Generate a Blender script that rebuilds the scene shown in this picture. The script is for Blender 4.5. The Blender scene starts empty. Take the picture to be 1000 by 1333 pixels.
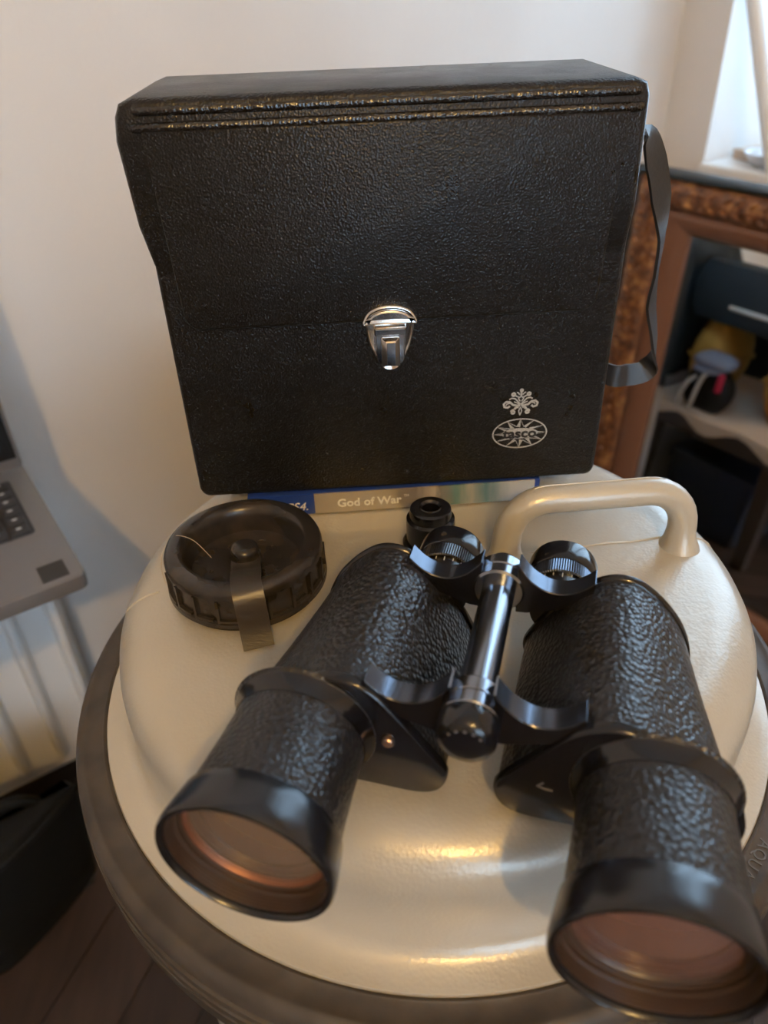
import bpy, bmesh, math, random
from mathutils import Vector, Matrix, Euler
random.seed(7)
PI = math.pi
R = math.radians
SC = bpy.context.scene
COL = SC.collection

# ------------------------------------------------------------------ camera
H = 0.2573                                   # lens height above the barrel end
cam_d = bpy.data.cameras.new('camera')
cam = bpy.data.objects.new('camera', cam_d)
COL.objects.link(cam)
pitch, roll = R(35.0), R(-2.2)
fw = Vector((0, math.cos(pitch), -math.sin(pitch)))
rx = Vector((1, 0, 0))
ux = rx.cross(fw)
cr = rx * math.cos(roll) + ux * math.sin(roll)
cu = -rx * math.sin(roll) + ux * math.cos(roll)
cam.matrix_world = Matrix(((cr.x, cu.x, -fw.x, 0), (cr.y, cu.y, -fw.y, 0), (cr.z, cu.z, -fw.z, H), (0, 0, 0, 1)))
cam_d.sensor_fit = 'VERTICAL'
cam_d.sensor_height = 36.0
cam_d.lens = 36.0 * 1000 / 1333
cam_d.clip_start = 0.01
cam_d.dof.use_dof = True
cam_d.dof.focus_distance = 0.37
cam_d.dof.aperture_fstop = 7.5
SC.camera = cam

# ------------------------------------------------------------------ world, daylight, exposure
wd = bpy.data.worlds.new('sky')
SC.world = wd
wd.use_nodes = True
bg = wd.node_tree.nodes['Background']
bg.inputs[0].default_value = (0.52, 0.75, 1.0, 1)
bg.inputs[1].default_value = 7.0
SC.view_settings.view_transform = 'Standard'
SC.view_settings.look = 'None'
SC.view_settings.gamma = 1.0
SC.view_settings.use_curve_mapping = False
SC.view_settings.exposure = -0.16
LAMP_STRENGTH = 2350.0
LAMP_COLOR = (1.0, 0.60, 0.19)
LAMP_POS = Vector((0.17, -1.31, 1.26))

# room frame: corner of the two walls, a = along the back wall, b = along the window wall
CORNER = Vector((0.52716, 1.50587, 0))
E_A = Vector((-0.8367, -0.5476, 0))
E_B = Vector((0.5476, -0.8367, 0))
FLOOR = -0.75
CEIL = 1.65
def rp(a, b, z):
    return CORNER + E_A * a + E_B * b + Vector((0, 0, z))
ROOM_ROT = math.atan2(E_A.y, E_A.x)           # local x = a ; local y = -b... (a, -b) is right handed

# window opening in the window wall
WZ0, WZ1 = -0.045, 1.25
WALL_T = 0.32
RA, RB = 4.2, 3.6
WIN_R = (0.092, 0.85)                         # right wall, along b
WIN_F = (1.3, 2.7)                            # unseen window added in the front wall for even daylight, along a
FZ0, FZ1 = -0.25, 1.30
def portal(centre, xl, zl, sx, sy):           # sky portal filling a window opening, -Z into the room
    pd = bpy.data.lights.new('window_portal', 'AREA')
    pd.shape = 'RECTANGLE'
    pd.size = sx
    pd.size_y = sy
    pd.cycles.is_portal = True
    po = bpy.data.objects.new('window_portal', pd)
    COL.objects.link(po)
    yl = zl.cross(xl)
    po.matrix_world = Matrix(((xl.x, yl.x, zl.x, centre.x), (xl.y, yl.y, zl.y, centre.y), (xl.z, yl.z, zl.z, centre.z), (0, 0, 0, 1)))
portal(rp(-WALL_T + 0.02, sum(WIN_R) / 2, (WZ0 + WZ1) / 2), E_B, -E_A, WIN_R[1] - WIN_R[0], WZ1 - WZ0)
portal(rp(sum(WIN_F) / 2, RB + 0.08, (FZ0 + FZ1) / 2), E_A, E_B, WIN_F[1] - WIN_F[0], FZ1 - FZ0)

# ------------------------------------------------------------------ helpers
def tag(o, label=None, cat=None, group=None, kind=None):
    if label: o['label'] = label
    if cat: o['category'] = cat
    if group: o['group'] = group
    if kind: o['kind'] = kind
    return o

def empty(name, loc, rz=0.0, label=None, cat=None, group=None):
    o = bpy.data.objects.new(name, None)
    COL.objects.link(o)
    o.empty_display_size = 0.02
    o.location = loc
    o.rotation_euler = (0, 0, rz)
    return tag(o, label, cat, group)

def link(name, me, mat, parent=None):
    o = bpy.data.objects.new(name, me)
    COL.objects.link(o)
    if mat is not None:
        for m in (mat if isinstance(mat, (list, tuple)) else [mat]):
            me.materials.append(m)
    if parent is not None:
        o.parent = parent
    return o

def copy_of(o, parent):
    c = o.copy()
    COL.objects.link(c)
    c.parent = parent
    return c

class MB:
    """collects geometry for ONE mesh object"""
    def __init__(self):
        self.v = []; self.f = []; self.mi = []
    def add(self, verts, faces, mi=0, M=None):
        b = len(self.v)
        for p in verts:
            p = Vector(p)
            self.v.append(tuple(M @ p) if M is not None else tuple(p))
        for f in faces:
            self.f.append(tuple(i + b for i in f)); self.mi.append(mi)
        return self
    def lathe(self, prof, segs=64, axis='z', closed=False, M=None, mi=0):
        vs = []; fs = []
        n = len(prof)
        for i in range(segs):
            t = 2 * PI * i / segs
            c, s = math.cos(t), math.sin(t)
            for r, h in prof:
                vs.append((r * c, r * s, h) if axis == 'z' else (r * c, h, -r * s))
        for i in range(segs):
            j = (i + 1) % segs
            for k in range(n if closed else n - 1):
                k2 = (k + 1) % n
                fs.append((i * n + k, j * n + k, j * n + k2, i * n + k2))
        if not closed:
            for k in (0, n - 1):
                if prof[k][0] > 1e-6:
                    ring = [i * n + k for i in range(segs)]
                    fs.append(tuple(ring[::-1] if k else ring))
        return self.add(vs, fs, mi, M)
    def box(self, lo, hi, mi=0, M=None):
        (x0, y0, z0), (x1, y1, z1) = lo, hi
        v = [(x0, y0, z0), (x1, y0, z0), (x1, y1, z0), (x0, y1, z0), (x0, y0, z1), (x1, y0, z1), (x1, y1, z1), (x0, y1, z1)]
        f = [(0, 3, 2, 1), (4, 5, 6, 7), (0, 1, 5, 4), (1, 2, 6, 5), (2, 3, 7, 6), (3, 0, 4, 7)]
        return self.add(v, f, mi, M)
    def loft(self, rings, cap=True, closed=True, mi=0, M=None):
        n = len(rings[0]); vs = [p for r in rings for p in r]; fs = []
        for i in range(len(rings) - 1):
            for k in range(n if closed else n - 1):
                k2 = (k + 1) % n
                fs.append((i * n + k, i * n + k2, (i + 1) * n + k2, (i + 1) * n + k))
        if cap:
            fs.append(tuple(range(n))[::-1])
            fs.append(tuple((len(rings) - 1) * n + k for k in range(n)))
        return self.add(vs, fs, mi, M)
    def tube(self, pts, rad, segs=12, cap=True, mi=0, M=None, squash=1.0):
        pts = [Vector(p) for p in pts]
        rings = []; up = None
        for i, p in enumerate(pts):
            t = (pts[min(i + 1, len(pts) - 1)] - pts[max(i - 1, 0)]).normalized()
            if up is None:
                up = Vector((0, 0, 1)) if abs(t.z) < 0.9 else Vector((1, 0, 0))
            s = t.cross(up).normalized(); up = s.cross(t).normalized()
            r = rad[i] if isinstance(rad, (list, tuple)) else rad
            rings.append([tuple(p + s * math.cos(2 * PI * k / segs) * r + up * math.sin(2 * PI * k / segs) * r * squash) for k in range(segs)])
        return self.loft(rings, cap, True, mi, M)
    def ribbon(self, pts, wdirs, width, thick, mi=0, M=None):
        pts = [Vector(p) for p in pts]; rings = []
        for i, p in enumerate(pts):
            t = (pts[min(i + 1, len(pts) - 1)] - pts[max(i - 1, 0)]).normalized()
            w = Vector(wdirs[i]) if isinstance(wdirs, list) else Vector(wdirs)
            w = (w - t * w.dot(t)).normalized(); nn = t.cross(w)
            wi = width[i] if isinstance(width, (list, tuple)) else width
            rings.append([tuple(p + w * a * wi / 2 + nn * b * thick / 2) for a, b in ((-1, -1), (1, -1), (1, 1), (-1, 1))])
        return self.loft(rings, True, True, mi, M)
    def obj(self, name, mat, parent=None, smooth=35, bevel=0.0, bseg=2, recalc=True):
        me = bpy.data.meshes.new(name)
        me.from_pydata(self.v, [], self.f)
        for p, m in zip(me.polygons, self.mi): p.material_index = m
        bm = bmesh.new(); bm.from_mesh(me)
        bmesh.ops.remove_doubles(bm, verts=bm.verts, dist=1e-6)
        if recalc: bmesh.ops.recalc_face_normals(bm, faces=bm.faces)
        if bevel > 0:
            ed = [e for e in bm.edges if len(e.link_faces) == 2 and e.calc_face_angle(0) > R(30)]
            bmesh.ops.bevel(bm, geom=ed, offset=bevel, segments=bseg, profile=0.5, affect='EDGES', clamp_overlap=True)
        bm.to_mesh(me); bm.free()
        if smooth:
            for p in me.polygons: p.use_smooth = True
            me.set_sharp_from_angle(angle=R(smooth))
        return link(name, me, mat, parent)

def catmull(pts, per=6, closed=True):
    out = []; n = len(pts)
    for i in range(n if closed else n - 1):
        P = [Vector(pts[(i + k) % n] if closed else pts[min(max(i + k, 0), n - 1)]) for k in (-1, 0, 1, 2)]
        for j in range(per):
            t = j / per
            out.append(0.5 * ((2 * P[1]) + (P[2] - P[0]) * t + (2 * P[0] - 5 * P[1] + 4 * P[2] - P[3]) * t * t + (3 * P[1] - P[0] - 3 * P[2] + P[3]) * t ** 3))
    if not closed: out.append(Vector(pts[-1]))
    return out

def offset2(poly, d):
    n = len(poly); out = []
    A = sum(poly[i][0] * poly[(i + 1) % n][1] - poly[(i + 1) % n][0] * poly[i][1] for i in range(n))
    sg = 1 if A > 0 else -1
    for i in range(n):
        t = Vector((poly[(i + 1) % n][0] - poly[i - 1][0], poly[(i + 1) % n][1] - poly[i - 1][1]))
        t.normalize()
        out.append((poly[i][0] + t.y * d * sg, poly[i][1] - t.x * d * sg))
    return out

def rrect(x0, x1, y0, y1, r, seg=5, corners=(1, 1, 1, 1)):
    out = []
    for (cx, cy, a0), on in zip(((x1 - r, y0 + r, -90), (x1 - r, y1 - r, 0), (x0 + r, y1 - r, 90), (x0 + r, y0 + r, 180)), corners):
        if not on:
            out.append((cx + r * (1 if a0 in (-90, 0) else -1), cy + r * (1 if a0 in (0, 90) else -1)))
            continue
        for k in range(seg + 1):
            a = R(a0 + 90 * k / seg)
            out.append((cx + r * math.cos(a), cy + r * math.sin(a)))
    return out

def text_mb(body, size, thick=0.0002, align='CENTER', shear=0.0, bold=0.0):
    cu_ = bpy.data.curves.new('txt', 'FONT')
    cu_.body = body; cu_.size = size; cu_.extrude = thick; cu_.align_x = align; cu_.shear = shear; cu_.offset = bold
    cu_.resolution_u = 3
    o = bpy.data.objects.new('txt', cu_)
    COL.objects.link(o)
    dg = bpy.context.evaluated_depsgraph_get()
    me = bpy.data.meshes.new_from_object(o.evaluated_get(dg))
    mb = MB().add([v.co for v in me.vertices], [tuple(p.vertices) for p in me.polygons])
    bpy.data.objects.remove(o); bpy.data.curves.remove(cu_); bpy.data.meshes.remove(me)
    return mb

# ------------------------------------------------------------------ materials
def mat(name, col, rough=0.5, metal=0.0, spec=0.5, coat=0.0, trans=0.0, ior=1.5, sheen=0.0):
    m = bpy.data.materials.new(name); m.use_nodes = True
    b = m.node_tree.nodes['Principled BSDF']
    b.inputs['Base Color'].default_value = (*col, 1)
    b.inputs['Roughness'].default_value = rough
    b.inputs['Metallic'].default_value = metal
    b.inputs['Specular IOR Level'].default_value = spec
    b.inputs['Coat Weight'].default_value = coat
    b.inputs['Coat Roughness'].default_value = 0.1
    b.inputs['Transmission Weight'].default_value = trans
    b.inputs['IOR'].default_value = ior
    b.inputs['Sheen Weight'].default_value = sheen
    return m
def nd(m, t, **kw):
    n = m.node_tree.nodes.new(t)
    for k, v in kw.items():
        if k in n.inputs: n.inputs[k].default_value = v
        else: setattr(n, k, v)
    return n
def lk(m, a, b): m.node_tree.links.new(a, b)
def bsdf(m): return m.node_tree.nodes['Principled BSDF']
def coords(m, scale=(1, 1, 1)):
    tc = nd(m, 'ShaderNodeTexCoord'); mp = nd(m, 'ShaderNodeMapping')
    mp.inputs['Scale'].default_value = scale
    lk(m, tc.outputs['Object'], mp.inputs['Vector'])
    return mp.outputs['Vector']
def bump(m, height, strength, dist, prev=None):
    b = nd(m, 'ShaderNodeBump'); b.inputs['Strength'].default_value = strength; b.inputs['Distance'].default_value = dist
    lk(m, height, b.inputs['Height'])
    if prev is not None: lk(m, prev, b.inputs['Normal'])
    lk(m, b.outputs['Normal'], bsdf(m).inputs['Normal'])
    return b.outputs['Normal']
def ramp(m, fac, stops, interp='LINEAR'):
    r = nd(m, 'ShaderNodeValToRGB'); cr_ = r.color_ramp; cr_.interpolation = interp
    while len(cr_.elements) < len(stops): cr_.elements.new(0.5)
    for e, (p, c) in zip(cr_.elements, stops):
        e.position = p; e.color = (*c, 1) if len(c) == 3 else c
    lk(m, fac, r.inputs['Fac'])
    return r.outputs['Color']
def noise(m, vec, scale, detail=3, rough=0.55):
    n = nd(m, 'ShaderNodeTexNoise'); n.inputs['Scale'].default_value = scale; n.inputs['Detail'].default_value = detail; n.inputs['Roughness'].default_value = rough
    lk(m, vec, n.inputs['Vector'])
    return n.outputs['Fac']
def voro(m, vec, scale, feature='F1', smooth=None):
    n = nd(m, 'ShaderNodeTexVoronoi'); n.feature = feature; n.inputs['Scale'].default_value = scale
    if smooth is not None: n.inputs['Smoothness'].default_value = smooth
    lk(m, vec, n.inputs['Vector'])
    return n.outputs['Distance']
def speckle(m, vec, scale, lo, c0, c1):
    f = noise(m, vec, scale, 2, 0.5)
    lk(m, ramp(m, f, [(lo, c0), (min(lo + 0.25, 1), c1)]), bsdf(m).inputs['Base Color'])

# room
m_wall = mat('wall_paint', (0.72, 0.69, 0.66), 0.75)
v = coords(m_wall)
speckle(m_wall, v, 3.0, 0.35, (0.70, 0.665, 0.63), (0.75, 0.72, 0.69))
bump(m_wall, noise(m_wall, v, 55, 4), 0.25, 0.002)
m_ceil = mat('ceiling_paint', (0.8, 0.79, 0.77), 0.9)
bump(m_ceil, noise(m_ceil, coords(m_ceil), 80, 3), 0.2, 0.001)
m_plank = []
for k, c in enumerate(((0.040, 0.026, 0.021), (0.052, 0.034, 0.027), (0.033, 0.022, 0.018))):
    m = mat('dark_floor_plank_%d' % k, c, 0.5)
    v = coords(m, (16, 3, 16))
    lk(m, ramp(m, noise(m, v, 3.0, 5), [(0.3, tuple(x * 0.75 for x in c)), (0.7, tuple(x * 1.25 for x in c))]), bsdf(m).inputs['Base Color'])
    bump(m, noise(m, v, 8, 3), 0.2, 0.001)
    m_plank.append(m)
m_gap = mat('floor_joint', (0.012, 0.009, 0.008), 0.8)
m_whitegloss = mat('white_gloss_paint', (0.78, 0.78, 0.77), 0.35)
bump(m_whitegloss, noise(m_whitegloss, coords(m_whitegloss), 60, 2), 0.08, 0.001)
m_rad = mat('radiator_enamel', (0.80, 0.79, 0.77), 0.32)
bump(m_rad, noise(m_rad, coords(m_rad), 90, 2), 0.06, 0.001)
m_glass = mat('window_glass', (1, 1, 1), 0.0, trans=1.0, ior=1.02)

# barrel
m_barrel = mat('silver_cream_plastic', (0.47, 0.445, 0.39), 0.30, metal=0.15, spec=0.7)
v = coords(m_barrel)
speckle(m_barrel, v, 9.0, 0.3, (0.455, 0.425, 0.36), (0.50, 0.47, 0.405))
nb = bump(m_barrel, voro(m_barrel, v, 620, 'SMOOTH_F1', 0.6), 0.16, 0.0005)
bump(m_barrel, noise(m_barrel, v, 42, 3), 0.16, 0.003, nb)
m_tyre = mat('dark_rubber', (0.055, 0.045, 0.038), 0.55, spec=0.4)
v = coords(m_tyre)
speckle(m_tyre, v, 60, 0.35, (0.048, 0.040, 0.034), (0.072, 0.060, 0.050))
bump(m_tyre, noise(m_tyre, v, 240, 3), 0.25, 0.0006)
m_letter = mat('rubber_lettering', (0.10, 0.095, 0.09), 0.42)
bump(m_letter, noise(m_letter, coords(m_letter), 200, 2), 0.1, 0.0004)

# binoculars
m_leather = mat('black_pebbled_leather', (0.014, 0.014, 0.016), 0.30, spec=0.6)
v = coords(m_leather)
d1 = voro(m_leather, v, 500, 'SMOOTH_F1', 0.3)
d2 = ramp(m_leather, d1, [(0.0, (1, 1, 1)), (0.75, (0, 0, 0))])
nb = bump(m_leather, d2, 0.7, 0.00075)
bump(m_leather, noise(m_leather, v, 900, 2), 0.25, 0.0004, nb)
m_black = mat('black_gloss_enamel', (0.006, 0.006, 0.008), 0.17, spec=0.6)
bump(m_black, noise(m_black, coords(m_black), 150, 2), 0.04, 0.0005)
m_satin = mat('black_satin_anodised', (0.009, 0.009, 0.011), 0.24, spec=0.6)
bump(m_satin, noise(m_satin, coords(m_satin), 700, 2), 0.05, 0.0002)
m_steel = mat('worn_blued_steel', (0.27, 0.285, 0.32), 0.19, metal=1.0)
bump(m_steel, noise(m_steel, coords(m_steel, (1, 1, 30)), 60, 2), 0.05, 0.0003)
m_arm = mat('bluish_sheen_metal', (0.10, 0.115, 0.145), 0.20, metal=0.9)
bump(m_arm, noise(m_arm, coords(m_arm, (1, 30, 1)), 60, 2), 0.05, 0.0003)
m_stud = mat('dull_grey_stud', (0.10, 0.10, 0.11), 0.5)
bump(m_stud, noise(m_stud, coords(m_stud), 400, 2), 0.05, 0.0002)
m_chrome = mat('chrome', (0.80, 0.77, 0.74), 0.12, metal=1.0)
bump(m_chrome, noise(m_chrome, coords(m_chrome), 300, 2), 0.03, 0.0003)
m_lens = mat('coated_lens_glass', (0.42, 0.29, 0.20), 0.10, metal=0.65, coat=0.6)  # warm base colours of both lens glasses stand in for the reflected barrel end
bump(m_lens, noise(m_lens, coords(m_lens), 40, 2), 0.03, 0.0006)
m_lensr = mat('coated_lens_glass_reddish', (0.36, 0.20, 0.16), 0.10, metal=0.65, coat=0.6)
bump(m_lensr, noise(m_lensr, coords(m_lensr), 40, 2), 0.03, 0.0006)
m_inner = mat('lens_mount_threaded', (0.045, 0.027, 0.017), 0.34, spec=0.7)
w = nd(m_inner, 'ShaderNodeTexWave', bands_direction='Y'); w.inputs['Scale'].default_value = 260
lk(m_inner, coords(m_inner), w.inputs['Vector']); bump(m_inner, w.outputs['Fac'], 0.3, 0.0005)
m_mark = mat('white_engraved_mark', (0.6, 0.6, 0.6), 0.6)
speckle(m_mark, coords(m_mark), 900, 0.3, (0.5, 0.5, 0.5), (0.65, 0.65, 0.65))
m_copper = mat('worn_brass_screw', (0.62, 0.42, 0.32), 0.35, metal=1.0)
bump(m_copper, noise(m_copper, coords(m_copper), 900, 2), 0.2, 0.0003)

m_ringc = mat('reddish_retaining_ring', (0.22, 0.095, 0.055), 0.42, metal=0.5)
bump(m_ringc, noise(m_ringc, coords(m_ringc), 400, 2), 0.1, 0.0003)

# case
m_case = mat('black_grained_leatherette', (0.0085, 0.0078, 0.0078), 0.34, spec=0.36)
v = coords(m_case)
d1 = voro(m_case, v, 950, 'F1')
nb = bump(m_case, d1, 0.5, 0.0005)
bump(m_case, noise(m_case, v, 700, 2), 0.45, 0.0005, nb)
lk(m_case, ramp(m_case, noise(m_case, v, 28, 3), [(0.3, (0.26, 0.26, 0.26)), (0.75, (0.40, 0.40, 0.40))]), bsdf(m_case).inputs['Roughness'])
m_welt = mat('glossy_grained_welt', (0.010, 0.009, 0.009), 0.22, spec=0.7)
bump(m_welt, voro(m_welt, coords(m_welt), 800, 'F1'), 0.5, 0.0006)
m_strap = mat('black_leather_strap', (0.020, 0.020, 0.021), 0.38, spec=0.6)
bump(m_strap, noise(m_strap, coords(m_strap), 500, 3), 0.3, 0.0004)
m_silver = mat('silver_print', (0.50, 0.49, 0.46), 0.45, metal=0.3)
speckle(m_silver, coords(m_silver), 1500, 0.35, (0.36, 0.35, 0.33), (0.55, 0.54, 0.51))
m_blackink = mat('black_print', (0.012, 0.011, 0.011), 0.5)
bump(m_blackink, noise(m_blackink, coords(m_blackink), 900, 2), 0.1, 0.0002)

# screw cap and plug
m_cap = mat('black_cap_plastic', (0.024, 0.020, 0.017), 0.27, spec=0.55)
v = coords(m_cap)
speckle(m_cap, v, 70, 0.4, (0.020, 0.017, 0.015), (0.040, 0.032, 0.025))
bump(m_cap, noise(m_cap, v, 320, 3), 0.22, 0.0005)
m_cstrap = mat('lit_black_strap_plastic', (0.042, 0.035, 0.029), 0.33, spec=0.6)  # paler than the cap: light falling on the strap is put into its colour
bump(m_cstrap, noise(m_cstrap, coords(m_cstrap, (1, 6, 1)), 220, 3), 0.25, 0.0005)
m_hair = mat('pale_fibre', (0.5, 0.42, 0.3), 0.6)

# ------------------------------------------------------------------ structure
def room_mb():
    return MB()
def rbox(mb, a0, a1, b0, b1, z0, z1, mi=0):
    v = [rp(a, b, z) for z in (z0, z1) for a, b in ((a0, b0), (a1, b0), (a1, b1), (a0, b1))]
    f = [(0, 1, 2, 3), (4, 5, 6, 7), (0, 1, 5, 4), (1, 2, 6, 5), (2, 3, 7, 6), (3, 0, 4, 7)]
    return mb.add(v, f, mi)
fl = rbox(MB(), -0.4, RA + 0.1, -0.1, RB + 0.1, FLOOR - 0.06, FLOOR - 0.012).obj('floor', m_gap, smooth=0)
tag(fl, 'dark brown plank floor around the barrel', None, kind='structure')
pw = 0.088
pdir = Vector((-0.34, -0.94, 0)).normalized()        # boards run at an angle to the walls
pnrm = Vector((pdir.y, -pdir.x, 0))
planes = [(rp(0.001, 0, 0), -E_A), (rp(RA - 0.001, 0, 0), E_A), (rp(0, 0.001, 0), -E_B), (rp(0, RB - 0.001, 0), E_B)]
cen = rp(RA / 2, RB / 2, FLOOR)
for i in range(-34, 35):
    m0 = cen + pnrm * (i * pw)
    q = []
    for z in (-0.012, 0):
        for u, w_ in ((-3.4, 0.001), (3.4, 0.001), (3.4, pw - 0.001), (-3.4, pw - 0.001)):
            q.append(m0 + pdir * u + pnrm * w_ + Vector((0, 0, z)))
    bm = bmesh.new()
    vv = [bm.verts.new(p) for p in q]
    for f_ in ((0, 3, 2, 1), (4, 5, 6, 7), (0, 1, 5, 4), (1, 2, 6, 5), (2, 3, 7, 6), (3, 0, 4, 7)): bm.faces.new([vv[k] for k in f_])
    for co, no in planes:
        res = bmesh.ops.bisect_plane(bm, geom=bm.verts[:] + bm.edges[:] + bm.faces[:], plane_co=co, plane_no=no, clear_outer=True)
        ed = [e for e in res['geom_cut'] if isinstance(e, bmesh.types.BMEdge)]
        if ed: bmesh.ops.contextual_create(bm, geom=ed)
    if len(bm.faces) < 4:
        bm.free(); continue
    bmesh.ops.recalc_face_normals(bm, faces=bm.faces)
    me = bpy.data.meshes.new('plank'); bm.to_mesh(me); bm.free()
    link('plank', me, m_plank[random.randrange(3)], fl)

def wall(name, label, parts):
    mb = MB()
    for p in parts: rbox(mb, *p)
    return tag(mb.obj(name, m_wall, smooth=0), label, None, kind='structure')
wall('wall_back', 'plain warm white wall behind the black case', [(-0.40, RA + 0.1, -0.1, 0, FLOOR, CEIL)])
T = -WALL_T
B0, B1 = WIN_R
wall('wall_right', 'window wall with a deep reveal beside the mirror',
     [(T, 0, 0, B0, FLOOR, CEIL), (T, 0, B1, RB, FLOOR, CEIL), (T, 0, B0, B1, FLOOR, WZ0), (T, 0, B0, B1, WZ1, CEIL)])
wall('wall_left', 'plain wall on the left side of the room', [(RA, RA + 0.1, 0, RB, FLOOR, CEIL)])
wall('wall_front', 'plain wall behind the photographer', [(-0.40, WIN_F[0], RB, RB + 0.1, FLOOR, CEIL), (WIN_F[1], RA + 0.1, RB, RB + 0.1, FLOOR, CEIL),
     (WIN_F[0], WIN_F[1], RB, RB + 0.1, FLOOR, FZ0), (WIN_F[0], WIN_F[1], RB, RB + 0.1, FZ1, CEIL)])
tag(rbox(MB(), -0.4, RA + 0.1, -0.1, RB + 0.1, CEIL, CEIL + 0.06).obj('ceiling', m_ceil, smooth=0), 'white ceiling', None, kind='structure')
def window(name, label, box, u0, u1, z0, z1, d0):
    """box(mb, depth0, depth1, u0, u1, z0, z1) adds one slab; d0 = outer face of the sash"""
    win = empty(name, (0, 0, 0), 0)
    tag(win, label, None, kind='structure')
    def part(nm, m, *a):
        mb = MB(); box(mb, *a)
        return mb.obj(nm, m, win, smooth=0, bevel=0.004 if m is m_whitegloss else 0)
    e_ = 0.0006; d1 = d0 + 0.05
    part('frame_rail', m_whitegloss, d0, d1, u0 + e_, u1 - e_, z0 + e_, z0 + 0.05)
    part('frame_rail', m_whitegloss, d0, d1, u0 + e_, u1 - e_, z1 - 0.05, z1 - e_)
    mid = (u0 + u1) / 2
    for u in (u0 + e_, mid - 0.025, u1 - 0.05 - e_):
        part('frame_stile', m_whitegloss, d0, d1, u, u + 0.05, z0 + 0.05, z1 - 0.05)
    for a, b in ((u0 + 0.05, mid - 0.025), (mid + 0.025, u1 - 0.05)):
        part('pane', m_glass, d0 + 0.023, d0 + 0.027, a, b, z0 + 0.05, z1 - 0.05)
    return part
WB0, WB1 = WIN_R
wp = window('window_1', 'bright white framed window at the right edge beside the corner', lambda mb, d0, d1, u0, u1, z0, z1: rbox(mb, d0, d1, u0, u1, z0, z1), WB0, WB1, WZ0, WZ1, T + 0.03)
wp('sill', m_whitegloss, T + 0.08, 0.015, WB0 + 0.001, WB1 - 0.001, WZ0 + 0.0006, WZ0 + 0.018)
window('added_window', 'wide white framed window added behind the photographer for even daylight', lambda mb, d0, d1, u0, u1, z0, z1: rbox(mb, u0, u1, RB + 0.1 - d1, RB + 0.1 - d0, z0, z1), WIN_F[0], WIN_F[1], FZ0, FZ1, 0.03)

# radiator on the back wall, under the laptop
rad = empty('radiator', rp(1.65, 0.06, FLOOR + 0.03), 0, 'white panel radiator with vertical ribs below the laptop', 'radiator')
def radpart(name, mb, bevel=0.0, smooth=35):
    o = mb.obj(name, m_rad, None, smooth=smooth, bevel=bevel)
    o.parent = rad
    o.matrix_parent_inverse = Matrix.Translation(-rad.location)
    return o
radpart('panel', rbox(MB(), 1.202, 2.1, 0.035, 0.072, FLOOR + 0.035, -0.22), 0.006)
for k in range(16):
    a = 1.216 + 0.0545 * k
    z0, z1 = FLOOR + 0.06, -0.245
    prof = [(-0.010, 0.070), (-0.0075, 0.086), (-0.0045, 0.0965), (0, 0.100), (0.0045, 0.0965), (0.0075, 0.086), (0.010, 0.070)]
    rings = []
    for z, s in ((z0, 0.15), (z0 + 0.02, 1), (z1 - 0.02, 1), (z1, 0.15)):
        rings.append([tuple(rp(a + da, 0.070 + (db - 0.070) * s, z)) for da, db in prof])
    radpart('rib', MB().loft(rings), smooth=60)
for k in range(3): radpart('wall_bracket', rbox(MB(), 1.3 + 0.35 * k, 1.33 + 0.35 * k, 0.0008, 0.036, -0.45, -0.4))
radpart('pipe', MB().tube([rp(1.23, 0.055, FLOOR + 0.04), rp(1.23, 0.055, FLOOR + 0.0006)], 0.009))

# ------------------------------------------------------------------ water barrel
BX, BY = 0.0234, 0.3135
barrel = empty('water_barrel', (BX, BY, FLOOR), 0, 'upright cream silver plastic water barrel with dark rubber tyres carrying everything', 'water barrel')
up_ = -FLOOR
prof = [(0, 0.0), (0.05, 0.0), (0.10, 0.0), (0.138, -0.0002), (0.1460, -0.0014), (0.1530, -0.0045), (0.1585, -0.0090), (0.1620, -0.0150), (0.1633, -0.0210), (0.1636, -0.028), (0.1632, -0.047),
        (0.1636, -0.0530), (0.1655, -0.0585), (0.1695, -0.0618), (0.1765, -0.0634), (0.1790, -0.0638), (0.1800, -0.0665), (0.1795, -0.076), (0.176, -0.11),
        (0.172, -0.125), (0.170, -0.16), (0.170, -0.60), (0.176, -0.62), (0.1795, -0.66), (0.179, -0.70), (0.165, -0.725), (0.15, FLOOR), (0, FLOOR)]
MB().lathe([(r, z + up_) for r, z in prof], 160).obj('drum', m_barrel, barrel, smooth=50)
typ = [(0.1790, -0.0660), (0.1803, -0.0645), (0.1812, -0.0643), (0.1819, -0.0649), (0.1900, -0.0653), (0.1908, -0.0648), (0.1920, -0.0651), (0.1945, -0.0668), (0.1962, -0.0700), (0.1966, -0.0745), (0.1955, -0.0755), (0.1955, -0.0770),
       (0.1972, -0.0780), (0.1974, -0.0820), (0.1962, -0.0828), (0.1962, -0.0842), (0.1976, -0.0852), (0.1976, -0.0895), (0.1963, -0.0905), (0.1963, -0.092), (0.1974, -0.093),
       (0.197, -0.103), (0.194, -0.108), (0.186, -0.110), (0.1755, -0.108)]
MB().lathe([(r, z + up_) for r, z in typ], 160, closed=True).obj('tyre', m_tyre, barrel, smooth=50)
MB().lathe([(r, z + up_ - 0.575) for r, z in typ], 96, closed=True).obj('tyre', m_tyre, barrel, smooth=50)
# raised lettering round the tyre
mb = MB()
word = 'AQUAROLL'
for i, ch in enumerate(word):
    t = text_mb(ch, 0.0074, 0.0004)
    ang = R(-41.2 - 1.85 * i)
    M = Matrix.Translation((0, 0, up_ - 0.0650)) @ Matrix.Rotation(ang - PI / 2, 4, 'Z') @ Matrix.Translation((0, 0.1834, 0))
    mb.add(t.v, t.f, 0, M)
mb.obj('tyre_lettering', m_letter, barrel, smooth=0)
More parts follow.
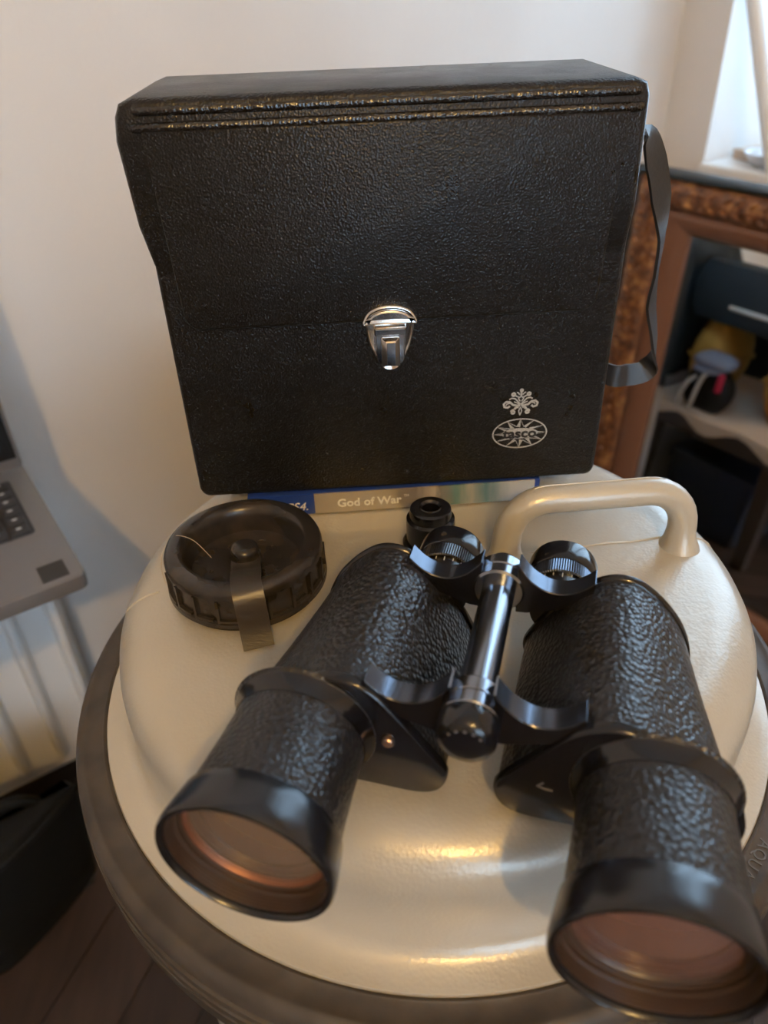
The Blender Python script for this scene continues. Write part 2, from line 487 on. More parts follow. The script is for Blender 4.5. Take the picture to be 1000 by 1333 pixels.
# mould seam across the end
sd = Vector((math.cos(R(6.2)), math.sin(R(6.2)), 0))
def surf_z(r):
    for (r0, z0), (r1, z1) in zip(prof, prof[1:]):
        if r0 <= r <= r1 and r1 > r0: return z0 + (z1 - z0) * (r - r0) / (r1 - r0)
    return 0
for t0, t1 in ((-0.160, -0.142), (0.110 - 0.084, 0.160)):
    pts = []
    n_ = max(4, int((t1 - t0) / 0.003))
    for k in range(n_ + 1):
        t = t0 + (t1 - t0) * k / n_
        P = Vector((0, 0.0055, 0)) + sd * t
        pts.append(Vector((P.x, P.y + 0.0005 * math.sin(t * 210), up_ + surf_z(math.hypot(P.x, P.y)) + 0.0002)))
    MB().tube(pts, 0.0007, 6).obj('mould_seam', m_barrel, barrel)
# carrying handle
hl, hr = Vector((0.0656 - BX, 0.3205 - BY, 0)), Vector((0.1565 - BX, 0.3265 - BY, 0))
hd = (hr - hl).normalized(); hw = (hr - hl).length
path = []; rad_ = []
zc = 0.0335; rc = 0.021
def hp(t, z): return hl + hd * t + Vector((0, 0.004 * z / zc, up_ + z))
for z, r in ((-0.006, 0.0125), (0.0, 0.0105), (0.004, 0.0085), (0.009, 0.0076)): path.append(hp(-0.002, z)); rad_.append(r)
for k in range(9):
    a = PI - (PI / 2) * k / 8
    path.append(hp(rc + rc * math.cos(a) - 0.002 + 0.0005, zc - rc + rc * math.sin(a))); rad_.append(0.0075)
for k in range(9):
    a = PI / 2 - (PI / 2) * k / 8
    path.append(hp(hw - rc + rc * math.cos(a) + 0.002, zc - rc + rc * math.sin(a))); rad_.append(0.0075)
for z, r in ((0.009, 0.0076), (0.004, 0.0085), (0.0, 0.0105), (-0.006, 0.0125)): path.append(hp(hw + 0.002, z)); rad_.append(r)
path = [path[0]] + path[1:]
hb = MB().tube(path, rad_, 20).obj('carrying_handle', m_barrel, barrel, smooth=60)
# parting line along the top of the handle
MB().tube([p + Vector((0, 0.0012, 0.0075)) for p in path[10:16]], 0.0005, 6).obj('handle_seam', m_barrel, barrel)

# ------------------------------------------------------------------ game case
ga = R(2.8)
gc = empty('game_case', (0.0068, 0.3694, 0.0004), ga, 'flat video game case lying under the black case, spine reading God of War', 'game case')
GL = 0.085
m_gshell = mat('blue_case_plastic', (0.02, 0.05, 0.25), 0.25)
bump(m_gshell, noise(m_gshell, coords(m_gshell), 60, 2), 0.04, 0.0005)
m_spine = mat('spine_print', (0.3, 0.28, 0.26), 0.22, coat=0.5)
v = coords(m_spine)
sx = nd(m_spine, 'ShaderNodeSeparateXYZ'); lk(m_spine, v, sx.inputs[0])
mr = nd(m_spine, 'ShaderNodeMapRange'); mr.inputs['From Min'].default_value = -GL; mr.inputs['From Max'].default_value = GL
ad = nd(m_spine, 'ShaderNodeMath', operation='MULTIPLY_ADD'); ad.inputs[1].default_value = 0.008
lk(m_spine, noise(m_spine, coords(m_spine, (60, 1, 12)), 4, 3), ad.inputs[0]); lk(m_spine, sx.outputs['X'], ad.inputs[2])
lk(m_spine, ad.outputs[0], mr.inputs['Value'])
lk(m_spine, ramp(m_spine, mr.outputs['Result'], [(0.0, (0.30, 0.27, 0.24)), (0.36, (0.28, 0.25, 0.23)), (0.60, (0.20, 0.18, 0.17)), (0.655, (0.45, 0.40, 0.33)), (0.675, (0.12, 0.13, 0.14)),
   (0.74, (0.06, 0.17, 0.19)), (0.78, (0.30, 0.34, 0.35)), (0.84, (0.10, 0.20, 0.24)), (0.92, (0.42, 0.45, 0.48))]), bsdf(m_spine).inputs['Base Color'])
m_blue = mat('blue_spine_band', (0.02, 0.06, 0.33), 0.25, coat=0.4)
bump(m_blue, noise(m_blue, coords(m_blue), 60, 2), 0.04, 0.0005)
m_white = mat('white_print', (0.8, 0.8, 0.78), 0.5)
bump(m_white, noise(m_white, coords(m_white), 300, 2), 0.05, 0.0002)
MB().box((-GL, 0.0006, 0.0), (GL, 0.128, 0.0142)).obj('shell', m_gshell, gc, bevel=0.0012)
MB().box((-0.0467, 0.0, 0.0006), (GL - 0.0035, 0.0012, 0.0139)).obj('spine_insert', m_spine, gc, smooth=0)
MB().box((-GL + 0.002, 0.0, 0.0006), (-0.0469, 0.0012, 0.0139)).obj('spine_band', m_blue, gc, smooth=0)
def spine_text(body, x, size, z, name, shear=0.0, bold=0.0):
    t = text_mb(body, size, 0.0001, 'LEFT', shear, bold)
    M = Matrix.Translation((x, -0.0001, z)) @ Matrix.Rotation(PI / 2, 4, 'X')
    mb = MB().add(t.v, t.f, 0, M)
    return mb.obj(name, m_white, gc, smooth=0)
spine_text('God of War', -0.0337, 0.0074, 0.0044, 'spine_title', bold=0.00018)
spine_text('TM', 0.0050, 0.0022, 0.0085, 'spine_title')
spine_text('PS4.', -0.0632, 0.0075, 0.0036, 'platform_logo', shear=0.25)

# ------------------------------------------------------------------ binocular case
ca = R(2.113)
CW, CD, CH = 0.2269, 0.093, 0.2005
cx = Vector((-0.10422, 0.36638, 0.0145)) + Vector((math.cos(ca), math.sin(ca), 0)) * CW / 2
bc = empty('binocular_case', (cx.x, cx.y, 0.0150), ca, 'black grained leatherette binocular case with chrome clasp and silver emblem standing upright', 'case')
hwid = CW / 2
def layers(poly, ys, axis='y'):
    rings = []
    for y, d in ys:
        rings.append([(p[0], y, p[1]) for p in offset2(poly, d)])
    return rings
# body: front outline extruded back
poly = rrect(-hwid, hwid, 0.0, CH - 0.003, 0.006, 5)
MB().loft(layers(poly, [(0.0, -0.003), (0.0008, -0.0012), (0.003, 0), (CD - 0.003, 0), (CD - 0.0008, -0.0012), (CD, -0.003)])).obj('body', m_case, bc, smooth=40)
# lid: slightly wider, cheeks taper into the body
lid = [(-hwid - 0.0045, CH - 0.005), (-hwid - 0.0020, CH), (-hwid + 0.004, CH + 0.002), (hwid - 0.006, CH + 0.002), (hwid - 0.001, CH), (hwid + 0.0008, CH - 0.005),
       (hwid + 0.0016, 0.150), (hwid - 0.0004, 0.128), (hwid - 0.004, 0.126), (-hwid + 0.004, 0.126), (-hwid - 0.0002, 0.132), (-hwid - 0.0038, 0.150), (-hwid - 0.0060, 0.186)]
lid = lid[::-1]
MB().loft(layers(lid, [(-0.0004, -0.003), (0.0006, -0.0012), (0.003, 0), (CD - 0.004, 0), (CD + 0.0005, -0.002)])).obj('lid', m_case, bc, smooth=40)
# front flap
fp = rrect(-hwid + 0.010, hwid - 0.012, 0.1005, CH - 0.010, 0.008, 6, (1, 0, 0, 1))
fp = [(x + (0.004 if x > 0 else -0.004) * max(0, (z - 0.115) / 0.08), z) for x, z in fp]
MB().loft(layers(fp, [(0.0006, 0.0), (-0.0014, 0.0), (-0.0023, -0.0005), (-0.0027, -0.0016)])).obj('front_flap', m_case, bc, smooth=50)
# welts along the top front edge
for z, y, r, x0 in ((CH - 0.0092, -0.0008, 0.0021, 0.006), (CH - 0.0030, 0.0006, 0.0021, 0.006)):
    MB().tube([(-hwid + x0 - 0.003, y + 0.0016, z)] + [(-hwid + x0 + (CW - 2 * x0) * k / 10, y, z) for k in range(11)] + [(hwid - x0 + 0.003, y + 0.0016, z)], r, 14).obj('welt', m_welt, bc, smooth=60)
# clasp
KX = 0.1107 - hwid
clasp = bpy.data.objects.new('clasp', None); COL.objects.link(clasp); clasp.parent = bc; clasp.location = (KX, 0, 0)
def shield(pts, ys, name, m, sm=40):
    return MB().loft(layers(pts, ys)).obj(name, m, clasp, smooth=sm)
sp = [(-0.0122, 0.102), (-0.0120, 0.096), (-0.0104, 0.088), (-0.0075, 0.081), (-0.0058, 0.0785), (-0.0040, 0.0750), (0, 0.0736), (0.0040, 0.0750), (0.0058, 0.0785), (0.0075, 0.081), (0.0104, 0.088), (0.0120, 0.096), (0.0122, 0.102)]
shield([tuple(p) for p in catmull(sp, 3, False)], [(0.0004, 0), (-0.0012, 0), (-0.0020, -0.0007), (-0.0016, -0.0016)], 'base_plate', m_chrome)
cp = [(-0.0138, 0.0998), (-0.0128, 0.0990), (-0.0090, 0.0993), (0.0, 0.0996), (0.0090, 0.0993), (0.0128, 0.0990), (0.0138, 0.0998), (0.0134, 0.1022), (0.0106, 0.1064), (0.0055, 0.1088), (0, 0.1094), (-0.0055, 0.1088), (-0.0106, 0.1064), (-0.0134, 0.1022)]
cpp = [tuple(p) for p in catmull(cp, 3)]
shield(cpp, [(-0.0018, 0), (-0.0040, 0), (-0.0050, -0.0006), (-0.0052, -0.0014), (-0.0046, -0.0022), (-0.0046, -0.0028), (-0.0058, -0.0034)], 'hasp', m_chrome, 60)
MB().loft(layers(rrect(-0.0080, 0.0080, 0.0946, 0.0985, 0.0008, 3), [(-0.001, 0), (-0.0064, 0), (-0.0072, -0.0006)])).obj('tongue', m_chrome, clasp, smooth=50)
MB().loft(layers(rrect(-0.0072, 0.0072, 0.0778, 0.0950, 0.0035, 4, (1, 0, 0, 1)), [(-0.001, 0), (-0.0036, 0), (-0.0042, -0.0005)])).obj('lock_housing', m_chrome, clasp, smooth=50)
MB().loft([[(x, -0.003, z) for x, z in rrect(-0.0048, 0.0048, 0.0772, 0.0928, 0.0008, 2)], [(x, -0.0050, z) for x, z in rrect(-0.0046, 0.0046, 0.0774, 0.0926, 0.0008, 2)],
           [(x, -0.0082, z) for x, z in rrect(-0.0021, 0.0021, 0.0790, 0.0912, 0.0004, 2)]]).obj('push_button', m_chrome, clasp, smooth=20)
# emblem (printed): flat strokes
def stroke(mb, pts, w, y0=-0.0006, closed=False):
    pts = [Vector((p[0], p[1])) for p in pts]
    n = len(pts)
    L, Rr = [], []
    for i, p in enumerate(pts):
        a = pts[(i - 1) % n] if (closed or i) else p
        b = pts[(i + 1) % n] if (closed or i < n - 1) else p
        t = (b - a).normalized(); nn_ = Vector((-t.y, t.x)) * w / 2
        L.append(p + nn_); Rr.append(p - nn_)
    vs = [(q.x, y0, q.y) for q in L] + [(q.x, y0, q.y) for q in Rr]
    fs = [(i, (i + 1) % n, n + (i + 1) % n, n + i) for i in range(n if closed else n - 1)]
    mb.add(vs, fs)
def arc(cx_, cy_, r, a0, a1, k=10): return [(cx_ + r * math.cos(R(a0 + (a1 - a0) * i / k)), cy_ + r * math.sin(R(a0 + (a1 - a0) * i / k))) for i in range(k + 1)]
UZ = 0.0000473
def em(pts, ox, oz): return [((x - 432) * UZ + ox, (oy0 - y) * UZ + oz) for x, y in pts]
oy0 = 320
EX, EZ = 0.1805 - hwid, 0.0500
mb = MB()
def both(pts, w):
    p1 = em(pts, EX, EZ); p2 = em([(864 - x, y) for x, y in pts], EX, EZ)
    stroke(mb, p1, w * UZ); stroke(mb, p2, w * UZ)
stroke(mb, em([(432, 175), (432, 245)], EX, EZ), 22 * UZ)
stroke(mb, em(arc(434, 162, 12, 0, 360, 12), EX, EZ), 24 * UZ)
both([(440, 250), (470, 240), (500, 225)], 16); both([(448, 215), (470, 190), (484, 185)], 14)
both(arc(520, 210, 17, 0, 360, 12), 24)
both([(436, 335), (470, 295), (500, 262), (540, 255), (566, 272)], 17)
both([(436, 345), (470, 320), (510, 300)], 14)
both([(440, 300), (458, 270), (462, 245)], 14)
both([(436, 352), (470, 352), (520, 340), (556, 305), (600, 298), (628, 325), (618, 362), (580, 374), (556, 352)], 26)
both([(560, 320), (590, 325), (600, 345)], 14)
both([(452, 370), (480, 372), (500, 395)], 30)
both(arc(515, 435, 18, 0, 360, 12), 24); both([(500, 398), (530, 405), (545, 425)], 16)
both([(432, 372), (450, 420), (432, 478)], 13)
mb.obj('emblem', m_silver, bc, smooth=0)
oy0 = 670
OX, OZ = 0.1812 - hwid, 0.0312
mb = MB()
ell = lambda k, n, rx_, ry_: ((432 + rx_ * math.cos(2 * PI * k / n)), 670 - ry_ * math.sin(2 * PI * k / n))
stroke(mb, em([ell(k, 64, 316, 190) for k in range(64)], OX, OZ), 15 * UZ, closed=True)
star = []
for k in range(24):
    s = 0.96 if k % 2 == 0 else 0.50
    star.append(ell(k, 24, 316 * s, 190 * s))
stroke(mb, em(star, OX, OZ), 11 * UZ, closed=True)
for k in range(0, 12):                        # half filled rays
    t0 = ell(2 * k, 24, 316 * 0.96, 190 * 0.96); t1 = ell(2 * k + 1, 24, 158, 95); cc = ell(2 * k, 24, 130, 80)
    q = em([t0, t1, cc], OX, OZ)
    mb.add([(x, -0.0006, z) for x, z in q], [(0, 1, 2)])
q = em([ell(k, 32, 215, 70) for k in range(32)], OX, OZ)
mb.add([(x, -0.0006, z) for x, z in q], [tuple(range(32))])
ovo = mb.obj('brand_oval', m_silver, bc, smooth=0)
t = text_mb('tasco', 0.0092, 0.0001, bold=0.00032)
M = Matrix.Translation((OX, -0.0009, OZ - 0.0024)) @ Matrix.Rotation(PI / 2, 4, 'X') @ Matrix.Diagonal((0.95, 0.85, 1, 1))
MB().add(t.v, t.f, 0, M).obj('brand_name', m_blackink, ovo, smooth=0)
# carrying strap on the right hand side
inv = bc.matrix_basis.inverted()
def ctl(p): return Matrix.Rotation(-ca, 4, 'Z') @ (Vector(p) - Vector((cx.x, cx.y, 0.0150)))
def strap(pts, wds, widths, name):
    P = catmull([ctl(p) for p in pts], 5, False)
    n = len(P); W = []; ws = []
    for i in range(n):
        f = i / (n - 1) * (len(wds) - 1); k = min(int(f), len(wds) - 2); u = f - k
        W.append(Vector(wds[k]).lerp(Vector(wds[k + 1]), u)); ws.append(widths[k] + (widths[k + 1] - widths[k]) * u)
    return MB().ribbon(P, W, ws, 0.0016).obj(name, m_strap, bc, smooth=60)
Y = Vector((0, 1, 0))
strap([(0.1255, 0.412, 0.178), (0.130, 0.412, 0.188), (0.1365, 0.412, 0.189), (0.143, 0.413, 0.176), (0.149, 0.414, 0.158), (0.1535, 0.416, 0.138), (0.1545, 0.418, 0.118), (0.1555, 0.420, 0.100),
       (0.1600, 0.421, 0.083), (0.1630, 0.422, 0.069), (0.1600, 0.422, 0.0585), (0.150, 0.422, 0.0555), (0.136, 0.424, 0.0565), (0.120, 0.470, 0.058)],
      [(0, 1, 0), (0.1, 1, 0), (0.75, 0.7, 0), (1, 0.45, 0.1), (1, 0.5, 0), (0.6, 1, 0), (0.5, 1, 0), (0.8, 1, 0), (0.6, 1, 0), (0.2, 0.7, 0.6), (0, 0.3, 1), (0, 0.2, 1), (0, 0.1, 1), (0, 0, 1)],
      [0.013] * 14, 'carrying_strap')
strap([(0.1255, 0.414, 0.176), (0.1335, 0.420, 0.160), (0.1310, 0.424, 0.140), (0.1265, 0.428, 0.115), (0.1235, 0.432, 0.09)],
      [(0, 1, 0), (0.5, 1, 0), (0.45, 1, 0), (0.3, 1, 0), (0.2, 1, 0)], [0.013] * 5, 'strap_tail')
MB().lathe([(0, 0.004), (0.004, 0.0035), (0.0055, 0.0015), (0.006, 0)], 20, M=Matrix.Translation(ctl((0.1228, 0.412, 0.176))) @ Matrix.Rotation(PI / 2, 4, 'Y')).obj('strap_stud', m_chrome, bc)

# ------------------------------------------------------------------ barrel screw cap
CX, CY = -0.0718, 0.3108
sc = empty('screw_cap', (CX, CY, 0.0003), 0, 'round black ribbed screw cap with a strap lying on the cream barrel end', 'cap')
RC = 0.0405
cprof = [(0, 0.0108), (0.0262, 0.0108), (0.0275, 0.0112), (0.0284, 0.0140), (0.0290, 0.0195), (0.0300, 0.0232), (0.0315, 0.0248), (0.0330, 0.0253), (0.0366, 0.0253), (0.0388, 0.0242), (0.0398, 0.0218), (0.0399, 0.0192),
         (0.0388, 0.0186), (0.0390, 0.0060), (0.0408, 0.0052), (0.0410, 0.0030), (0.0392, 0.0024), (0.0388, 0.0), (0, 0.0)]
MB().lathe(cprof, 96).obj('cap_body', m_cap, sc, smooth=45)
rib0 = None
NR = 20
for k in range(NR):
    a = 2 * PI * k / NR + 0.1
    if rib0 is None:
        mb = MB()
        mb.box((0.0385, -0.0007, 0.0055), (0.0406, 0.0007, 0.0190))
        for j in range(4):
            a0, a1 = 0.02 + 0.055 * j, 0.02 + 0.055 * (j + 1)
            vs = []
            for r_ in (0.039, 0.0407):
                for aa in (a0, a1):
                    for z in (0.0060, 0.0074): vs.append((r_ * math.cos(aa), r_ * math.sin(aa), z))
            mb.add(vs, [(0, 1, 3, 2), (4, 5, 7, 6), (0, 2, 6, 4), (1, 3, 7, 5), (0, 1, 5, 4), (2, 3, 7, 6)])
        rib0 = mb.obj('grip_rib', m_cap, sc, smooth=30); o = rib0
    else:
        o = copy_of(rib0, sc)
    o.rotation_euler = (0, 0, a)
MB().lathe([(0.0, 0.0225), (0.0052, 0.0223), (0.0068, 0.0212), (0.0074, 0.0190), (0.0072, 0.0160), (0.0080, 0.0152), (0.0084, 0.0108), (0, 0.0108)], 32).obj('strap_button', m_cap, sc, smooth=50)
sp = catmull([(0, 0.004, 0.0152), (0.001, -0.006, 0.0152), (0.003, -0.016, 0.0195), (0.0048, -0.026, 0.0252), (0.006, -0.034, 0.0274), (0.0075, -0.0405, 0.0262), (0.0087, -0.0445, 0.0200), (0.0096, -0.0470, 0.010), (0.0112, -0.0520, 0.0012)], 5, False)
MB().ribbon(sp, (1, 0.14, 0), 0.0145, 0.0014).obj('retaining_strap', m_cstrap, sc, smooth=50)
for i, (x, y, r_) in enumerate(((0.012, 0.012, 0.0019), (0.017, 0.004, 0.0019), (0.016, -0.006, 0.0019), (0.006, 0.017, 0.0023), (-0.010, 0.014, 0.0022), (-0.017, -0.006, 0.0012))):
    MB().lathe([(r_, 0.0106), (r_, 0.0111), (r_ - 0.0004, 0.0112), (r_ - 0.0006, 0.0109)], 16, closed=True, M=Matrix.Translation((x, y, 0))).obj('moulded_mark', m_cap, sc)
MB().tube(catmull([(-0.041, 0.010, 0.019), (-0.0435, 0.004, 0.015), (-0.0435, -0.002, 0.010), (-0.041, -0.008, 0.006)], 4, False), 0.00022, 5).obj('stray_fibre', m_hair, sc)
MB().tube(catmull([(-0.040, 0.008, 0.022), (-0.034, 0.006, 0.0255), (-0.026, 0.005, 0.0225), (-0.018, 0.002, 0.0135)], 4, False), 0.00016, 5).obj('stray_fibre', m_hair, sc)

# ------------------------------------------------------------------ small plug behind the left eyepiece
pg = empty('socket_plug', (0.0245, 0.3310, 0.0003), 0, 'small black plastic plug with a hole in its top behind the left eyepiece', 'plug')
MB().lathe([(0, 0.020), (0.0040, 0.020), (0.0045, 0.0265), (0.0058, 0.0275), (0.0095, 0.0275), (0.0108, 0.0265), (0.0112, 0.0245), (0.0112, 0.0215), (0.0128, 0.0205), (0.0130, 0.0185), (0.0128, 0.0060), (0, 0.0060)], 48).obj('plug_body', m_black, pg, smooth=40)
MB().lathe([(0, 0.0), (0.0145, 0.0), (0.0150, 0.001), (0.0150, 0.0052), (0.0140, 0.0062), (0, 0.0062)], 48).obj('plug_flange', m_black, pg, smooth=40)
MB().lathe([(0.0046, 0.0270), (0.0056, 0.0281), (0.0062, 0.0270)], 32, closed=True).obj('plug_rim', m_satin, pg, smooth=60)

# ------------------------------------------------------------------ binoculars
BO = (0.0111, 0.1169, 0.0006)
bi = empty('binoculars', BO, R(-16.3), 'black leather covered binoculars lying on the barrel with lenses towards the front', 'binoculars')
FRONT = [(.0085, .012), (.0105, .0185), (.0185, .0300), (.0270, .0415), (.0340, .0500), (.0420, .0548), (.0515, .0555), (.0600, .0520), (.0680, .0465), (.0775, .0420), (.0860, .0350), (.0918, .0240), (.0935, .0130), (.0895, .0040), (.0800, .0006), (.0600, .0004), (.0350, .0002), (.0200, .0004), (.0120, .0040)]
BACK = [(.0105, .014), (.0125, .0215), (.0190, .0335), (.0270, .0455), (.0350, .0535), (.0435, .0580), (.0520, .0577), (.0595, .0532), (.0668, .0460), (.0732, .0370), (.0778, .0260), (.0795, .0140), (.0775, .0060), (.0720, .0012), (.0620, .0004), (.0450, .0003), (.0300, .0003), (.0200, .0010), (.0132, .0060)]
def lerp_out(t):
    return [((1 - t) * a[0] + t * b[0], (1 - t) * a[1] + t * b[1]) for a, b in zip(FRONT, BACK)]
S0, S1 = 0.061, 0.134
def ring(out, s, d, sx_):
    p = [tuple(q) for q in catmull(out, 4)]
    p = offset2(p, d)
    return [(x * sx_, s, z) for x, z in p]
OBJ_L = {1: 0.0620, -1: -0.0625}
EYE_L = {1: 0.0237, -1: -0.0272}
for sx_ in (-1, 1):
    hs = MB().loft([ring(lerp_out(t), S0 + (S1 - S0) * t, -0.0012, sx_) for t in (0.02, 0.25, 0.5, 0.75, 0.98)]).obj('prism_housing', m_leather, bi, smooth=50)
    for nm, out, sa, sb in (('front_plate', FRONT, S0 - 0.003, S0 + 0.0018), ('back_plate', BACK, S1 - 0.0018, S1 + 0.002)):
        MB().loft([ring(out, sa, -0.0016, sx_), ring(out, sa + 0.0006, -0.0004, sx_), ring(out, sa + 0.0014, 0, sx_), ring(out, sb - 0.0008, 0, sx_), ring(out, sb, -0.0008, sx_)]).obj(nm, m_black, hs, smooth=40)
    # objective tube along the axis
    ol, on = OBJ_L[sx_], 0.0283
    Mx = Matrix.Translation((ol, 0, on))
    tb = MB().lathe([(0.0285, 0.0590), (0.0268, 0.0570), (0.0252, 0.0540), (0.0248, 0.0500), (0.0256, 0.036), (0.0272, 0.0165), (0.0272, 0.0150)], 72, 'y', M=Mx).obj('objective_tube', m_leather, bi, smooth=50)
    MB().lathe([(0.0240, 0.0595), (0.0282, 0.0595), (0.0272, 0.0572), (0.0256, 0.0545), (0.0253, 0.0515), (0.0240, 0.0512)], 72, 'y', closed=True, M=Mx).obj('tube_collar', m_black, tb, smooth=50)
    MB().lathe([(0.0255, 0.0165), (0.0278, 0.0163), (0.0284, 0.0154), (0.0291, 0.0115), (0.0300, 0.0060), (0.0304, 0.0030), (0.0303, 0.0010), (0.0298, 0.0000), (0.0288, -0.0002), (0.0281, 0.0006), (0.0279, 0.0020), (0.0279, 0.0125), (0.0268, 0.0130), (0.0255, 0.0132)], 96, 'y', closed=True, M=Mx).obj('objective_ring', m_satin, tb, smooth=45)
    MB().lathe([(0.0278, 0.0022), (0.0277, 0.0070), (0.0264, 0.0076), (0.0263, 0.0090), (0.0252, 0.0094), (0.0251, 0.0108), (0.0245, 0.0110), (0.0245, 0.0140), (0.0279, 0.0140), (0.0279, 0.0022)], 72, 'y', closed=True, M=Mx).obj('lens_mount', m_inner, tb, smooth=30)
    lp = [(0.0, 0.0070)] + [(0.0246 * k / 10, 0.0070 + 0.0036 * (k / 10) ** 2) for k in range(1, 11)]
    MB().lathe(lp + [(0.0246, 0.0140), (0, 0.0140)], 64, 'y', M=Mx).obj('objective_lens', m_lens if sx_ < 0 else m_lensr, tb, smooth=50)
    MB().lathe([(0.0240, 0.0104), (0.0247, 0.0092), (0.0253, 0.0092), (0.0254, 0.0104)], 64, 'y', closed=True, M=Mx).obj('retaining_ring', m_ringc if sx_ < 0 else m_inner, tb, smooth=50)
    # eyepiece
    el, en = EYE_L[sx_], 0.0330
    Mx = Matrix.Translation((el, 0, en))
    ey = MB().lathe([(0, 0.1350), (0.0118, 0.1350), (0.0118, 0.1400), (0.0128, 0.1404), (0.0130, 0.1470), (0.0, 0.1470)], 48, 'y', M=Mx).obj('eyepiece', m_satin, bi, smooth=40)
    segs = 170
    vs = []; fs = []
    for i in range(segs):
        a = 2 * PI * i / segs
        r_ = 0.0147 if i % 2 else 0.0144
        for s in (0.1462, 0.1468, 0.1545, 0.1552):
            rr = r_ if 0.1465 < s < 0.155 else r_ - 0.0006
            vs.append((rr * math.cos(a), s, rr * math.sin(a)))
    for i in range(segs):
        j = (i + 1) % segs
        for k in range(3): fs.append((i * 4 + k, j * 4 + k, j * 4 + k + 1, i * 4 + k + 1))
    fs.append(tuple(i * 4 for i in range(segs))); fs.append(tuple(i * 4 + 3 for i in range(segs))[::-1])
    MB().add(vs, fs, 0, Mx).obj('knurled_ring', m_arm if sx_ > 0 else m_satin, ey, smooth=20)
    MB().lathe([(0.0145, 0.1550), (0.0149, 0.1556), (0.0152, 0.1600), (0.0152, 0.1655), (0.0148, 0.1672), (0.0138, 0.1678), (0.0125, 0.1672), (0.0105, 0.1640), (0.0100, 0.1620), (0.0, 0.1620), (0.0, 0.1550)], 64, 'y', M=Mx).obj('eyecup', m_black, ey, smooth=45)
    MB().lathe([(0, 0.1640), (0.006, 0.1636), (0.0098, 0.1622), (0, 0.1622)], 40, 'y', M=Mx).obj('eye_lens', m_lens, ey, smooth=45)
    for k in range(7):
        a = R(90 + (k - 3) * 17)
        h = 0.0028 if k == 3 else 0.0018
        rr = 0.01300
        Mk = Mx @ Matrix.Rotation(-(a - PI / 2), 4, 'Y')
        MB().box((-0.00016, 0.1466 - h, rr - 0.0004), (0.00016, 0.1466, rr + 0.0002)).add([], []).obj('scale_mark', m_mark, ey, smooth=0).data.transform(Mk)
# screw and small mark on the front plates
MB().lathe([(0, 0), (0.0022, 0), (0.0022, 0.0016), (0.0017, 0.0022), (0, 0.0024)], 20, 'y', M=Matrix.Translation((-0.0300, S0 - 0.003, 0.0290)) @ Matrix.Rotation(PI, 4, 'X')).obj('plate_screw', m_copper, bi)
MB().tube([(0.0260, S0 - 0.0032, 0.0225), (0.0240, S0 - 0.0034, 0.0205), (0.0270, S0 - 0.0034, 0.0195), (0.0295, S0 - 0.0032, 0.0192)], 0.0004, 6).obj('plate_mark', m_stud, bi)
# hinge
HL, HN = -0.0010, 0.0475
Mh = Matrix.Translation((HL, 0, HN))
hg = MB().lathe([(0, 0.064), (0.0068, 0.064), (0.0068, 0.136), (0, 0.136)], 40, 'y', M=Mh).obj('hinge_axle', m_steel, bi, smooth=40)
for nm, s0 in (('front_collar', 0.0570), ('rear_collar', 0.1265)):
    MB().lathe([(0, s0), (0.0098, s0), (0.0106, s0 + 0.001), (0.0106, s0 + 0.0056), (0.0100, s0 + 0.0060), (0.0100, s0 + 0.0066), (0.0106, s0 + 0.0070), (0.0106, s0 + 0.0120), (0.0098, s0 + 0.0130), (0, s0 + 0.0130)], 48, 'y', M=Mh).obj(nm, m_steel, hg, smooth=35)
MB().lathe([(0, 0.1395), (0.0070, 0.1395), (0.0082, 0.1415), (0.0070, 0.144), (0, 0.1445)], 40, 'y', M=Mh).obj('hinge_cap', m_black, hg, smooth=50)
kn = MB().lathe([(0, 0.0470), (0.0060, 0.0470), (0.0092, 0.0482), (0.0105, 0.0505), (0.0108, 0.0545), (0.0106, 0.0572), (0, 0.0572)], 48, 'y', M=Mh).obj('hinge_knob', m_black, hg, smooth=50)
for k in range(5):
    a = R(40 + 25 * k)
    MB().lathe([(0, 0.0003), (0.0006, 0.0002), (0.0008, -0.0006)], 10, 'y', M=Matrix.Translation((HL + 0.0068 * math.cos(a), 0.0474, HN + 0.0068 * math.sin(a))) @ Matrix.Rotation(PI, 4, 'X')).obj('knob_stud', m_stud, kn)
